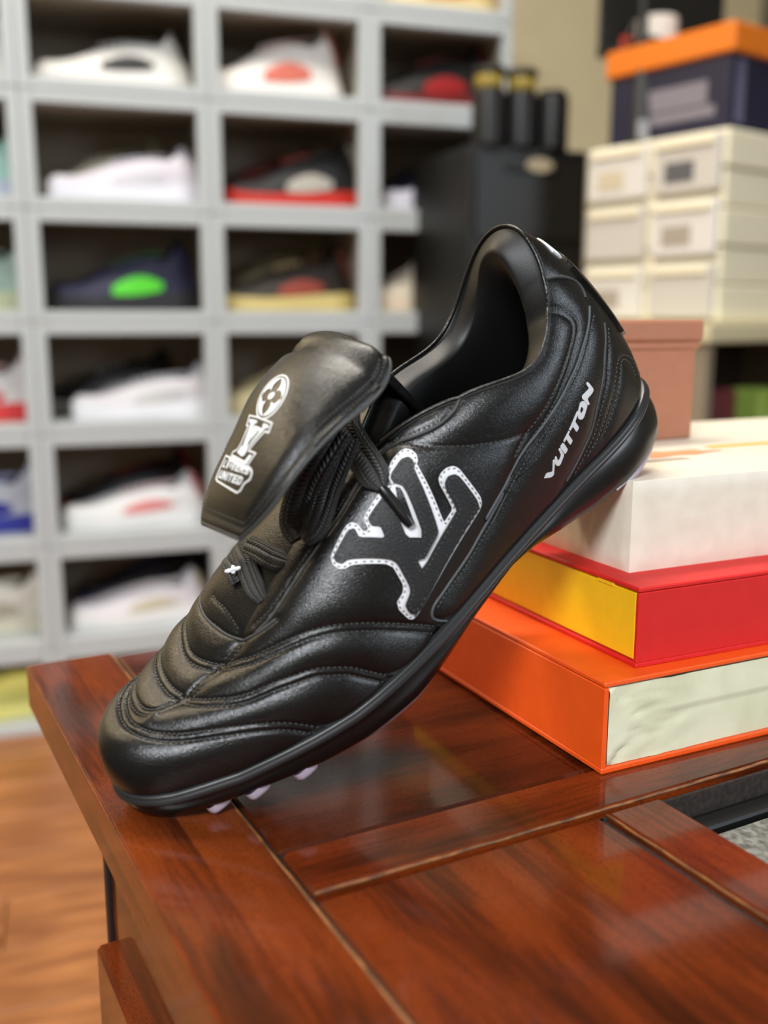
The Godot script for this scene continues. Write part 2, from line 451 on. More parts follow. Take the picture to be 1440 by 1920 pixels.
const SEAMS := {
	"wave_1": [0.782,0.2323,0.7837,0.2623,0.7856,0.2923,0.7876,0.3223,0.7897,0.3523,0.792,0.3823,0.7945,0.4123,0.7971,0.4423,0.7998,0.4723,0.8028,0.5023,0.8058,0.5323,0.809,0.5623,0.8124,0.5923,0.8159,0.6223,0.8196,0.6523,0.8234,0.6823,0.8274,0.7123,0.8296,0.729,0.8328,0.7509,0.8362,0.7738,0.8392,0.7944,0.8422,0.8183,0.8447,0.841,0.8469,0.8634,0.8483,0.88,0.8495,0.8964,0.8506,0.9125,0.8515,0.9283,0.8523,0.9442,0.8531,0.9599,0.8536,0.9749,0.8539,0.9885,0.1461,0.9989,0.1486,0.9762,0.151,0.9554,0.1533,0.9355,0.1555,0.9162,0.1577,0.898,0.1598,0.8806,0.1619,0.8637,0.1639,0.8476,0.1658,0.8322,0.1678,0.8169,0.1701,0.8013,0.1718,0.7907,0.1737,0.78,0.1757,0.7692,0.1777,0.7583,0.1798,0.7472,0.1818,0.7359,0.1836,0.7258,0.1855,0.7152,0.1875,0.7045,0.1894,0.6939,0.1912,0.6839,0.1929,0.6746,0.1944,0.6662,0.1966,0.6542,0.1985,0.6441,0.2001,0.6348,0.2019,0.625,0.2036,0.6146,0.2053,0.6042,0.207,0.5931,0.2088,0.5813,0.2103,0.5713,0.2118,0.5612,0.2134,0.5505,0.215,0.5389,0.2168,0.5263,0.2183,0.5146,0.2199,0.5019,0.2216,0.4887,0.2234,0.4751,0.2251,0.4615,0.2268,0.4482,0.2285,0.4351,0.2302,0.422,0.2319,0.4088,0.2336,0.3955,0.2353,0.3821,0.237,0.3685,0.2387,0.3549,0.2405,0.3413,0.2422,0.3274,0.244,0.3132,0.2458,0.2984,0.2477,0.283,0.2494,0.2688,0.2512,0.2537,0.2531,0.2378,0.255,0.2214,0.257,0.2048,0.2588,0.1881,0.2606,0.1717,0.263,0.1475,0.2655,0.1212,0.2678,0.0944,0.2697,0.0695,0.2711,0.05],
	"wave_2": [0.8165,0.2393,0.818,0.2693,0.8196,0.2993,0.8215,0.3293,0.8235,0.3593,0.8257,0.3893,0.828,0.4193,0.8305,0.4493,0.8332,0.4793,0.836,0.5093,0.839,0.5393,0.8422,0.5693,0.8455,0.5993,0.849,0.6293,0.8515,0.6519,0.8554,0.6862,0.8585,0.7126,0.8621,0.7411,0.8659,0.7714,0.8689,0.7962,0.8722,0.8226,0.8755,0.8489,0.8787,0.8736,0.8816,0.8971,0.8844,0.9203,0.887,0.9426,0.8896,0.9637,0.1086,0.981,0.113,0.9457,0.1162,0.9184,0.1192,0.8915,0.122,0.8662,0.1247,0.8435,0.1271,0.8243,0.1295,0.8075,0.1319,0.7912,0.1342,0.7738,0.1362,0.7585,0.1382,0.7424,0.1402,0.7262,0.1421,0.7106,0.1441,0.6962,0.146,0.683,0.1479,0.6703,0.1498,0.6583,0.1517,0.6471,0.1537,0.6366,0.1556,0.627,0.1576,0.6184,0.1596,0.6102,0.1616,0.6022,0.1636,0.594,0.1656,0.5859,0.1676,0.578,0.1696,0.57,0.1715,0.5619,0.1735,0.5533,0.1754,0.5442,0.1773,0.5345,0.1791,0.5248,0.181,0.5155,0.1827,0.5068,0.1847,0.4972,0.1867,0.4886,0.1885,0.4801,0.1904,0.4709,0.1922,0.4614,0.194,0.4518,0.1958,0.4414,0.1976,0.4296,0.1991,0.4188,0.2007,0.4069,0.2022,0.3944,0.2038,0.3817,0.2054,0.3688,0.2069,0.3559,0.2085,0.3431,0.2101,0.3301,0.2116,0.3165,0.2131,0.302,0.2146,0.2864,0.216,0.2696,0.2174,0.2521,0.2188,0.2341,0.2202,0.2159,0.2217,0.1969,0.2233,0.1766,0.2248,0.1558,0.2263,0.1351,0.2276,0.1156,0.2298,0.0843,0.2316,0.0548,0.2329,0.032],
	"centre_seam": [0.8379,0.2298,0.84,0.2598,0.8424,0.2898,0.845,0.3198,0.8478,0.3498,0.8508,0.3798,0.854,0.4098,0.8574,0.4398,0.8611,0.4698,0.8649,0.4998,0.8689,0.5298,0.8732,0.5598,0.8776,0.5898,0.8823,0.6198,0.8871,0.6498,0.8922,0.6798,0.8951,0.6991,0.8995,0.7252,0.9041,0.7515,0.9086,0.7772,0.9135,0.804,0.9182,0.8304,0.9222,0.8567,0.9256,0.883,0.9283,0.9081,0.9296,0.931,0.9255,0.9645,0.9212,0.9704,0.9163,0.9733,0.9115,0.9754,0.9074,0.9781,0.9037,0.9815,0.9004,0.985,0.1066,1,0.11,1,0.1136,1,0.1166,1,0.1199,1,0.1231,1,0.1261,1,0.1291,1,0.132,1,0.1348,1,0.1376,1,0.1403,1,0.143,1,0.1456,1,0.1482,1,0.1507,0.997,0.1531,0.991,0.1555,0.9851,0.1579,0.9805,0.1601,0.9781,0.1624,0.9763,0.1647,0.9746,0.1667,0.973,0.1681,0.9716],
	"wave_3": [0.8314,0.2244,0.8346,0.2544,0.8382,0.2844,0.8422,0.3144,0.8465,0.3444,0.8512,0.3744,0.8563,0.4044,0.8617,0.4344,0.8676,0.4644,0.8738,0.4944,0.8804,0.5244,0.8873,0.5544,0.8947,0.5844,0.8974,0.5977,0.9015,0.6154,0.9066,0.6378,0.9114,0.6584,0.9173,0.6803,0.9241,0.7018,0.9314,0.7219,0.9423,0.7469,0.9558,0.7676,0.9723,0.778,0.9897,0.7775,0.0058,0.7745,0.02,0.7721,0.0321,0.7682,0.0425,0.7626,0.0521,0.7541,0.0587,0.7456,0.0649,0.7356,0.0707,0.7243,0.0761,0.7114,0.0803,0.7004,0.0843,0.6888,0.0881,0.6768,0.0917,0.6649,0.0949,0.6535,0.098,0.6428,0.1009,0.6326,0.1037,0.6228,0.1064,0.6132,0.1089,0.6036,0.1113,0.5943,0.1136,0.5857,0.1158,0.577,0.1181,0.5678,0.1205,0.5575,0.1227,0.5471,0.1249,0.5352,0.1272,0.5226,0.1295,0.5098,0.1317,0.4969,0.1339,0.4842,0.136,0.4716,0.1381,0.4587,0.1402,0.4459,0.1423,0.4332,0.1442,0.4209,0.146,0.4092,0.1479,0.3961,0.1496,0.3839,0.1512,0.3721,0.1528,0.3602,0.1544,0.3478,0.156,0.3349,0.1576,0.3219,0.1592,0.3085,0.1608,0.2946,0.1624,0.2799,0.1639,0.2641,0.1654,0.2473,0.1669,0.2299,0.1684,0.2122,0.1697,0.1949,0.1713,0.1732,0.1728,0.1509,0.1742,0.1287,0.1756,0.1073,0.1775,0.0785,0.1793,0.0504,0.1806,0.0293],
	"throat_edge": [0.771,0.2331,0.7723,0.2631,0.7737,0.2931,0.7752,0.3231,0.7769,0.3531,0.7786,0.3831,0.7805,0.4131,0.7825,0.4431,0.7846,0.4731,0.7868,0.5031,0.7891,0.5331,0.7916,0.5631,0.7941,0.5931,0.7968,0.6231,0.7996,0.6531,0.8025,0.6831,0.8056,0.7131,0.8078,0.7336,0.8106,0.7596,0.8124,0.7764,0.8142,0.7942,0.8162,0.815,0.8179,0.8335,0.8198,0.8534,0.8217,0.8734,0.8234,0.8923,0.8248,0.9072,0.8261,0.9222,0.8274,0.9368,0.8285,0.9503,0.8294,0.9622,0.8305,0.9783,0.8312,0.9916,0.1692,0.9916,0.1713,0.9664,0.1734,0.9449,0.1758,0.9251,0.1775,0.9136,0.1793,0.9024,0.1812,0.8918,0.1831,0.8818,0.185,0.8724,0.1872,0.862,0.1899,0.8506,0.1923,0.8407,0.194,0.8345,0.1943,0.8343,0.1935,0.8388,0.1918,0.8472,0.1895,0.8584,0.1869,0.8712,0.1842,0.8845,0.1819,0.8968,0.18,0.9067,0.1792,0.9125,0.1796,0.9134,0.1816,0.9075,0.1844,0.898,0.1873,0.8884,0.1897,0.8817,0.1917,0.8781,0.1937,0.8752,0.1957,0.8731,0.1976,0.8714,0.1994,0.8701,0.2012,0.8693,0.2029,0.8692,0.2045,0.8694,0.2062,0.8694,0.2079,0.8691,0.2094,0.8685,0.211,0.8677,0.2126,0.8669,0.2141,0.866,0.2157,0.8652,0.2173,0.8644,0.2188,0.8638,0.2203,0.8632,0.2217,0.8627,0.2232,0.8623,0.2247,0.8619,0.2261,0.8615,0.2276,0.8613,0.229,0.8612,0.2303,0.8612,0.2317,0.8612,0.2332,0.8612,0.2346,0.8611,0.2359,0.861,0.2373,0.8609,0.2387,0.8608,0.24,0.8607,0.2414,0.8608,0.2427,0.8611,0.244,0.8615,0.2454,0.8623,0.2468,0.8631,0.2481,0.8642,0.2494,0.8654,0.2507,0.867,0.2521,0.869,0.2535,0.8717,0.2551,0.8751,0.2566,0.8789,0.2581,0.8828,0.2595,0.8863,0.2606,0.8891,0.2621,0.8919,0.263,0.8923,0.2636,0.8924],
	"throat_stitch": [0.1811,0.9535,0.1824,0.9481,0.1843,0.9403,0.1864,0.9316,0.1886,0.9233,0.1907,0.9167,0.1926,0.9118,0.1945,0.9078,0.1964,0.9044,0.1983,0.9015,0.2001,0.899,0.2018,0.8972,0.2034,0.8959,0.205,0.8951,0.2066,0.8943,0.2083,0.8935,0.2098,0.8928,0.2113,0.8922,0.2129,0.8916,0.2144,0.8911,0.216,0.8906,0.2175,0.89,0.219,0.8894,0.2205,0.8887,0.222,0.888,0.2235,0.8874,0.225,0.8868,0.2264,0.8864,0.2278,0.886,0.2293,0.8859,0.2307,0.8858,0.2321,0.8857,0.2335,0.8857,0.2349,0.8855,0.2364,0.8853,0.2379,0.8849,0.2394,0.8846,0.2409,0.8844,0.2424,0.8846,0.2439,0.8851,0.2452,0.8862,0.2466,0.8876,0.2479,0.8893,0.2492,0.8912,0.2505,0.8933,0.2518,0.8954,0.2534,0.8983,0.2551,0.9017,0.2568,0.9052,0.2582,0.9085,0.2592,0.911],
	"throat_patch_stitch": [0.8011,0.7859,0.8027,0.8017,0.8048,0.8223,0.8059,0.8362,0.8071,0.8507,0.8084,0.8651,0.81,0.8798,0.8118,0.8945,0.8135,0.9076,0.8151,0.9187,0.8166,0.9287,0.818,0.9379,0.8201,0.9503,0.8221,0.962,0.8242,0.9749,0.8262,0.9855,0.828,0.9901,0.8292,0.9918],
	"throat_patch_edge_stitch": [0.8203,0.8697,0.8216,0.8837,0.8234,0.9017,0.8246,0.9133,0.8259,0.9253,0.827,0.9364,0.8283,0.951,0.8293,0.9643,0.8298,0.9785,0.8301,0.989],
	"quarter_edge": [0.4606,0.6295,0.4581,0.6328,0.4549,0.6359,0.4515,0.638,0.4486,0.6395,0.4461,0.6411,0.4437,0.6428,0.4414,0.6446,0.4389,0.6465,0.4367,0.6482,0.4346,0.6499,0.4323,0.6515,0.43,0.6527,0.4277,0.6533,0.4254,0.6531,0.4231,0.6521,0.4207,0.6505,0.4183,0.6487,0.4159,0.647,0.4135,0.6455,0.4111,0.6439,0.4087,0.6422,0.4061,0.64,0.4034,0.6369,0.4013,0.6339,0.3991,0.6301,0.3968,0.6256,0.3945,0.6204,0.3922,0.6152,0.39,0.6098,0.3879,0.6044,0.3856,0.5986,0.3835,0.5932,0.3814,0.5879,0.3793,0.5825,0.3772,0.5767,0.375,0.5702,0.3731,0.5639,0.3712,0.5573,0.3693,0.5504,0.3674,0.5435,0.3655,0.5365,0.3636,0.5298,0.3617,0.5232,0.3598,0.5174,0.3579,0.5121,0.3559,0.5072,0.354,0.5022,0.3521,0.4968,0.3503,0.4906,0.3484,0.4834,0.3468,0.4761,0.3452,0.4679,0.3436,0.4593,0.342,0.4504,0.3404,0.4416,0.3389,0.433,0.3374,0.4249,0.336,0.4175,0.3344,0.4099,0.3329,0.4028,0.3314,0.3961,0.33,0.3897,0.3286,0.3835,0.3272,0.3774,0.3259,0.3714,0.3241,0.3634,0.3221,0.3543,0.3201,0.3456,0.3185,0.3382,0.3174,0.3332,0.3174,0.3317,0.3181,0.3335,0.3195,0.3378,0.3213,0.3439,0.3235,0.3514,0.3257,0.3594,0.3279,0.3672,0.3297,0.374,0.331,0.3788,0.3317,0.3805,0.3316,0.3783,0.3306,0.3724,0.3291,0.364,0.3273,0.3544,0.3253,0.3447,0.3234,0.3358,0.3219,0.3286,0.3204,0.322,0.3189,0.3161,0.3175,0.3107,0.316,0.3055,0.3147,0.3005,0.3133,0.2954,0.3117,0.289,0.3102,0.2826,0.3088,0.2764,0.3073,0.2705,0.3057,0.265,0.3043,0.2609,0.3028,0.257,0.3013,0.2534,0.2998,0.25,0.2983,0.2468,0.2969,0.2439,0.2951,0.2407,0.2933,0.238,0.2915,0.2355,0.2898,0.2331,0.2881,0.2306,0.2865,0.2279,0.2849,0.225,0.2833,0.2221,0.2819,0.2195,0.2805,0.2174,0.2784,0.2156,0.2765,0.2146,0.2749,0.2124,0.2736,0.2077,0.2726,0.2016,0.2718,0.1945,0.271,0.1825,0.2708,0.1676,0.271,0.1498,0.2723,0.1253,0.2738,0.106,0.2759,0.0805,0.278,0.0536,0.2794,0.0331],
	"quarter_stitch": [0.4553,0.6043,0.4531,0.6089,0.4501,0.6143,0.4469,0.6187,0.4443,0.6214,0.4418,0.622,0.4396,0.6213,0.4367,0.6215,0.4347,0.622,0.4325,0.6222,0.4301,0.6221,0.4277,0.6215,0.4254,0.6205,0.4232,0.6193,0.4208,0.6177,0.4184,0.6159,0.4161,0.614,0.4138,0.612,0.4113,0.6098,0.409,0.6079,0.4067,0.6058,0.4044,0.6033,0.402,0.6004,0.3996,0.5969,0.3972,0.5929,0.3949,0.5882,0.3926,0.5835,0.3904,0.5784,0.3881,0.5727,0.3858,0.5665,0.3834,0.5596,0.3814,0.553,0.3793,0.546,0.3773,0.5386,0.3752,0.531,0.3732,0.5232,0.3711,0.5155,0.3691,0.508,0.3671,0.5009,0.3651,0.4941,0.363,0.4876,0.361,0.481,0.359,0.4743,0.3571,0.4674,0.3552,0.46,0.3535,0.4533,0.3519,0.4465,0.3502,0.4397,0.3486,0.4327,0.3471,0.4257,0.3455,0.4185,0.344,0.4113,0.3425,0.4038,0.341,0.3961,0.3395,0.388,0.338,0.3798,0.3366,0.3716,0.3352,0.3634,0.3338,0.3554,0.3325,0.3477,0.3312,0.3405,0.3296,0.3316,0.3279,0.3217,0.3262,0.3118,0.3247,0.3029,0.3234,0.2956,0.3226,0.291,0.3224,0.2898,0.323,0.2929,0.3242,0.2999,0.3259,0.3095,0.3279,0.3207,0.3298,0.3322,0.3314,0.3424,0.3327,0.3501,0.3332,0.3535,0.3329,0.352,0.332,0.3464,0.3306,0.3381,0.3289,0.3283,0.3271,0.3182,0.3253,0.309,0.3239,0.3017,0.3224,0.295,0.3209,0.289,0.3194,0.2835,0.318,0.2783,0.3165,0.2733,0.3152,0.2684,0.3136,0.2625,0.3121,0.2568,0.3106,0.2513,0.3091,0.246,0.3075,0.241,0.3061,0.237,0.3047,0.2332,0.3032,0.2295,0.3017,0.226,0.3001,0.2227,0.2986,0.2198,0.297,0.2171,0.2954,0.2148,0.2938,0.2127,0.2922,0.2108,0.2906,0.2089,0.2892,0.2071,0.2875,0.2049,0.2859,0.2029,0.2843,0.201,0.2829,0.199,0.2816,0.1969,0.28,0.194,0.2786,0.1909,0.2773,0.1878,0.2762,0.1848,0.2745,0.1784,0.2734,0.1732],
	"collar_stitch_outer": [0.4334,0.9808,0.4343,0.9605,0.4357,0.932,0.4369,0.9042,0.4378,0.8794,0.4385,0.8548,0.4391,0.8315,0.4396,0.809,0.44,0.7876,0.4401,0.769,0.4398,0.7534,0.4392,0.7404,0.4381,0.7307,0.4366,0.7248,0.4347,0.722,0.4324,0.7204,0.4305,0.7198,0.4285,0.7198,0.4262,0.7199,0.4235,0.7196,0.4214,0.7186,0.4191,0.7169,0.4167,0.7144,0.4141,0.7112,0.4116,0.7074,0.409,0.7033,0.4067,0.6994,0.4044,0.6949,0.4021,0.6897,0.3997,0.6839,0.3974,0.6775,0.3951,0.6705,0.3929,0.6634,0.3907,0.656,0.3886,0.6482,0.3865,0.6401,0.3845,0.6317,0.3824,0.6233,0.3805,0.615,0.3786,0.6068,0.3764,0.5977,0.3743,0.589,0.3722,0.5808,0.3702,0.5727,0.3682,0.5649,0.3663,0.5571,0.3645,0.5496,0.3627,0.5426,0.361,0.536,0.3593,0.5294,0.3576,0.5227,0.356,0.5156,0.3543,0.5081,0.3527,0.5006,0.3511,0.4929,0.3496,0.4853,0.348,0.4778,0.3465,0.4704,0.3449,0.4628,0.3432,0.4547,0.3415,0.4467,0.34,0.4395,0.3387,0.4335,0.3378,0.4292],
	"collar_stitch_inner": [0.4298,0.982,0.4307,0.9611,0.432,0.932,0.4332,0.9045,0.434,0.8814,0.4346,0.8595,0.435,0.8394,0.4352,0.8205,0.4353,0.8031,0.435,0.7888,0.4343,0.7781,0.4333,0.7702,0.4317,0.7646,0.4302,0.7615,0.4284,0.7591,0.4262,0.7576,0.4235,0.7569,0.4213,0.7567,0.4189,0.7566,0.4163,0.7562,0.4136,0.7553,0.4108,0.7535,0.408,0.7509,0.4057,0.7479,0.4033,0.7439,0.4008,0.739,0.3983,0.7334,0.3959,0.7271,0.3934,0.7204,0.391,0.7136,0.3887,0.7065,0.3863,0.6991,0.3839,0.6913,0.3815,0.6832,0.3793,0.6749,0.3771,0.6666,0.375,0.6584,0.3727,0.6492,0.3706,0.6407,0.3685,0.6326,0.3665,0.6247,0.3645,0.6168,0.3626,0.6088,0.3608,0.601,0.359,0.5935,0.3573,0.5862,0.3555,0.5789,0.3539,0.5714,0.3522,0.5633,0.3505,0.5542,0.3486,0.544,0.3468,0.5337,0.3452,0.5241,0.3438,0.5162,0.3428,0.5106],
	"ankle_stitch": [0.277,0.9434,0.2781,0.9459,0.2796,0.9494,0.281,0.9505,0.2821,0.9483,0.2831,0.9434,0.284,0.9347,0.2849,0.9248,0.2858,0.9128,0.2867,0.9001,0.2877,0.8877,0.2886,0.8756,0.2895,0.8634,0.2905,0.8513,0.2915,0.8398,0.2925,0.8288,0.2936,0.8181,0.2947,0.8078,0.2958,0.798,0.2968,0.7897,0.2978,0.7824,0.299,0.7741,0.3007,0.7632,0.3021,0.755,0.3036,0.7455,0.3054,0.7353,0.3073,0.7248,0.3093,0.7145,0.3112,0.7049,0.313,0.6965,0.315,0.688,0.317,0.6804,0.3189,0.6733,0.3208,0.6667,0.3228,0.6602,0.3248,0.6537,0.327,0.647,0.3292,0.6404,0.3315,0.6339,0.3338,0.6276,0.3362,0.6215,0.3387,0.6158,0.3415,0.6102,0.3446,0.6046,0.3478,0.5991,0.3508,0.5938,0.3534,0.589,0.3554,0.5852],
	"ankle_edge": [0.3218,1,0.3199,0.9804,0.3181,0.9552,0.3165,0.9365,0.3149,0.9204,0.3134,0.9085,0.3114,0.898,0.3099,0.8915,0.3083,0.8851,0.3065,0.8798,0.3046,0.876,0.3027,0.8744,0.3014,0.8749,0.2999,0.8766,0.2984,0.8793,0.2969,0.8828,0.2955,0.8868,0.2942,0.891,0.293,0.895,0.2916,0.901,0.2903,0.9077,0.2893,0.9147,0.2882,0.9212,0.2872,0.9269,0.2859,0.9328,0.2846,0.9377,0.2834,0.9416,0.2822,0.9444,0.2806,0.9461,0.2791,0.9457,0.2777,0.9444,0.2764,0.9416,0.2751,0.9378,0.2743,0.9352],
	"ankle_edge_stitch": [0.3199,1,0.3179,0.9744,0.316,0.9538,0.3145,0.9411,0.3129,0.9313,0.3109,0.9223,0.3095,0.9164,0.308,0.9104,0.3063,0.905,0.3046,0.9012,0.3028,0.8996,0.3013,0.9002,0.2998,0.9022,0.2981,0.9055,0.2966,0.9097,0.2951,0.9145,0.2937,0.9194,0.2922,0.9264,0.2908,0.9349,0.2896,0.9438,0.2885,0.9519,0.2878,0.9579],
	"tab_edge": [0.4531,0.9834,0.4543,0.9623,0.4563,0.9321,0.4585,0.9009,0.4605,0.8698,0.4628,0.8372,0.465,0.8069,0.467,0.7801,0.4686,0.7556,0.47,0.7338,0.4709,0.7151,0.4712,0.6997,0.471,0.6869,0.4702,0.6769,0.469,0.6692,0.4677,0.6628,0.4656,0.6557,0.4639,0.651],
	"counter_edge": [0.4617,0.5094,0.4598,0.5082,0.4572,0.5052,0.4543,0.5009,0.4514,0.4966,0.4494,0.4941,0.4473,0.4915,0.4452,0.4884,0.4431,0.4846,0.4411,0.48,0.4393,0.4746,0.4375,0.4683,0.4359,0.461,0.4343,0.4532,0.4328,0.4451,0.4312,0.4368,0.4296,0.4286,0.428,0.4207,0.4264,0.4127,0.4248,0.4047,0.4232,0.3964,0.4217,0.3878,0.4201,0.3786,0.4186,0.3691,0.4172,0.3592,0.4157,0.349,0.4143,0.3385,0.4129,0.3276,0.4116,0.3162,0.4103,0.3043,0.409,0.2916,0.4078,0.2787,0.4066,0.2657,0.4054,0.253,0.4041,0.2409,0.4026,0.2296,0.4011,0.2188,0.3996,0.2084,0.398,0.1982,0.3965,0.1881,0.395,0.1779,0.3934,0.1666,0.3918,0.1558,0.3902,0.1453,0.3886,0.135,0.387,0.1248,0.3855,0.1158,0.3839,0.1063,0.3822,0.097,0.3807,0.0883,0.3794,0.081,0.3785,0.0756],
	"counter_stitch": [0.4607,0.477,0.4588,0.4767,0.4563,0.4752,0.4536,0.4721,0.451,0.4679,0.4487,0.4634,0.4465,0.459,0.4445,0.4543,0.4424,0.4491,0.4405,0.4431,0.4386,0.4362,0.4369,0.4282,0.4352,0.4192,0.4337,0.4098,0.4321,0.4001,0.4305,0.3906,0.4288,0.3816,0.4272,0.3727,0.4255,0.3637,0.4238,0.3542,0.4221,0.3438,0.4207,0.3344,0.4193,0.3244,0.4179,0.3138,0.4164,0.3028,0.415,0.2915,0.4137,0.2799,0.4123,0.2679,0.4111,0.2553,0.4098,0.2424,0.4085,0.2296,0.4072,0.2171,0.406,0.2054,0.4044,0.1928,0.4028,0.1814,0.4011,0.1706,0.3995,0.1599,0.3979,0.1488,0.3963,0.1367,0.3946,0.1242,0.3929,0.1128,0.3913,0.1021,0.3898,0.0927,0.3881,0.083,0.3865,0.0751,0.3852,0.0689,0.3842,0.0645],
	"heel_arch_outer": [0.4749,0.1286,0.4752,0.1443,0.4761,0.1644,0.4748,0.1907,0.4703,0.2337,0.466,0.2708,0.462,0.3021,0.4581,0.328,0.4546,0.3479,0.4509,0.3609,0.4485,0.3644,0.446,0.3639,0.4432,0.3597,0.4413,0.3544,0.4394,0.3465,0.4374,0.337,0.4354,0.3267,0.4335,0.317,0.4318,0.308,0.43,0.299,0.4283,0.29,0.4266,0.281,0.4248,0.2717,0.4232,0.2639,0.4216,0.2562,0.42,0.2484,0.4184,0.2403,0.4169,0.2317,0.4154,0.2226,0.4139,0.2124,0.4125,0.2013,0.4111,0.1898,0.4098,0.1784,0.4085,0.1677,0.4072,0.1585,0.4053,0.148,0.4035,0.1404,0.4017,0.1339,0.4001,0.1263,0.3985,0.1166,0.3971,0.1061,0.3958,0.0964,0.395,0.0896],
	"heel_arch_inner": [0.4625,0.1672,0.4627,0.1837,0.4631,0.206,0.463,0.2274,0.4616,0.2573,0.4595,0.2843,0.4572,0.3058,0.4547,0.3214,0.4524,0.3294,0.4494,0.3306,0.4473,0.3271,0.4449,0.3201,0.4425,0.3113,0.4404,0.3025,0.4386,0.2947,0.437,0.287,0.4353,0.2792,0.4336,0.2707,0.4321,0.2632,0.4306,0.2552,0.4291,0.2468,0.4275,0.238,0.4259,0.229,0.4243,0.2197,0.4225,0.21,0.4208,0.1998,0.419,0.1891,0.4174,0.1779,0.4157,0.1651,0.4139,0.1508,0.4122,0.1364,0.4108,0.1235,0.4098,0.1141],
}
const LETTERING := {
	"letter_v": [0.3623,0.2728,0.3643,0.287,0.3653,0.2847,0.3681,0.2671,0.3691,0.2641,0.3703,0.3252,0.3712,0.3278,0.3719,0.3178,0.3699,0.2407,0.3693,0.2347,0.368,0.2348,0.3664,0.2434],
	"letter_u": [0.3721,0.3303,0.3726,0.3375,0.3733,0.3342,0.3737,0.3184,0.3741,0.2981,0.3752,0.2936,0.3765,0.3014,0.3771,0.3136,0.376,0.3568,0.3765,0.3625,0.3773,0.3583,0.3794,0.2971,0.379,0.2888,0.3757,0.2583,0.3744,0.2585,0.3732,0.2675,0.3721,0.2844,0.3717,0.3014],
	"letter_i": [0.3776,0.3649,0.3797,0.3757,0.3807,0.3661,0.3827,0.3101,0.3824,0.3003,0.3807,0.2929,0.3799,0.2995,0.3776,0.3559],
	"letter_t": [0.3808,0.3808,0.3865,0.4082,0.3873,0.3961,0.3857,0.3884,0.3876,0.3306,0.3872,0.324,0.3857,0.3154,0.3849,0.324,0.3833,0.3746,0.3812,0.3674],
	"letter_t_001": [0.387,0.4117,0.3971,0.4637,0.3979,0.4548,0.3974,0.4458,0.3932,0.4193,0.3947,0.3637,0.3943,0.3579,0.3924,0.351,0.3917,0.3597,0.3904,0.4068,0.3876,0.3988],
	"letter_o": [0.3964,0.4369,0.3979,0.457,0.4016,0.4854,0.4035,0.481,0.405,0.4684,0.406,0.4325,0.4055,0.4214,0.4008,0.3882,0.3991,0.3854,0.3975,0.3947,0.3963,0.4132],
	"letter_n": [0.4127,0.5329,0.4139,0.5299,0.4145,0.5178,0.4155,0.4649,0.415,0.4547,0.4132,0.4506,0.4093,0.4566,0.408,0.4553,0.4081,0.422,0.4073,0.4173,0.4064,0.4252,0.4053,0.4662,0.4045,0.4892,0.4048,0.5021,0.4061,0.5056,0.4112,0.4947,0.4126,0.4941,0.4123,0.524],
}
const PATCHES := {
	"base": [0.2861,0.8583,0.2881,0.8325,0.2889,0.7956,0.2881,0.7675,0.2868,0.7534,0.29,0.4875,0.2913,0.4785,0.297,0.4959,0.2957,0.5424,0.2937,0.6145,0.2939,0.6427,0.296,0.6577,0.2993,0.6622,0.3028,0.6522,0.3052,0.6302,0.3087,0.5607,0.3144,0.4594,0.3148,0.4274,0.3125,0.4034,0.2615,0.2531,0.2581,0.253,0.2557,0.273,0.2521,0.3456,0.2525,0.378,0.2574,0.3877,0.259,0.4106,0.2571,0.5162,0.2396,0.6554,0.2366,0.665,0.2337,0.6904,0.2325,0.7298,0.2339,0.762,0.2469,0.7931,0.2499,0.7793,0.2514,0.7522,0.252,0.7062,0.2535,0.6971,0.2544,0.6953,0.2547,0.7345,0.2556,0.7498,0.2654,0.7708,0.271,0.7683,0.2731,0.7515,0.2733,0.7793,0.2731,0.8024,0.2742,0.8185,0.2792,0.8499,0.284,0.8635],
	"base_hole": [0.2738,0.741,0.276,0.7175,0.2754,0.5583,0.2723,0.5784,0.2723,0.6959],
	"monogram": [0.285,0.8068,0.2861,0.7833,0.286,0.763,0.2847,0.7452,0.2858,0.4749,0.2842,0.46,0.2744,0.4273,0.27,0.4462,0.2712,0.3937,0.2986,0.4794,0.2982,0.5036,0.2955,0.5913,0.2961,0.614,0.2987,0.6291,0.3021,0.6194,0.3042,0.5981,0.3111,0.4672,0.312,0.4329,0.3106,0.4193,0.2635,0.2698,0.2592,0.2748,0.2565,0.3038,0.2558,0.3398,0.2608,0.3641,0.2616,0.3854,0.2596,0.5043,0.2569,0.5424,0.2397,0.6848,0.2362,0.6946,0.2343,0.7248,0.2349,0.7461,0.2467,0.7662,0.2495,0.747,0.2491,0.7039,0.2593,0.6146,0.2598,0.666,0.2563,0.6982,0.2563,0.7263,0.2577,0.7325,0.2675,0.7469,0.2685,0.7117,0.2689,0.6491,0.269,0.5483,0.2774,0.4937,0.2772,0.719,0.274,0.7585,0.2738,0.7827,0.2755,0.797,0.282,0.8182],
	"letter_o_hole": [0.3992,0.4457,0.401,0.459,0.4017,0.4544,0.4023,0.4328,0.4016,0.4265,0.4,0.4232,0.3993,0.432],
}
const SHOE_X := Vector3(-0.75523,-0.52596,0.39115)
const SHOE_Y := Vector3(-0.38382,0.83861,0.38655)
const SHOE_Z := Vector3(0.53133,-0.14180,0.83522)
const SHOE_AT := Vector3(0.11941,0.71635,-0.47446)
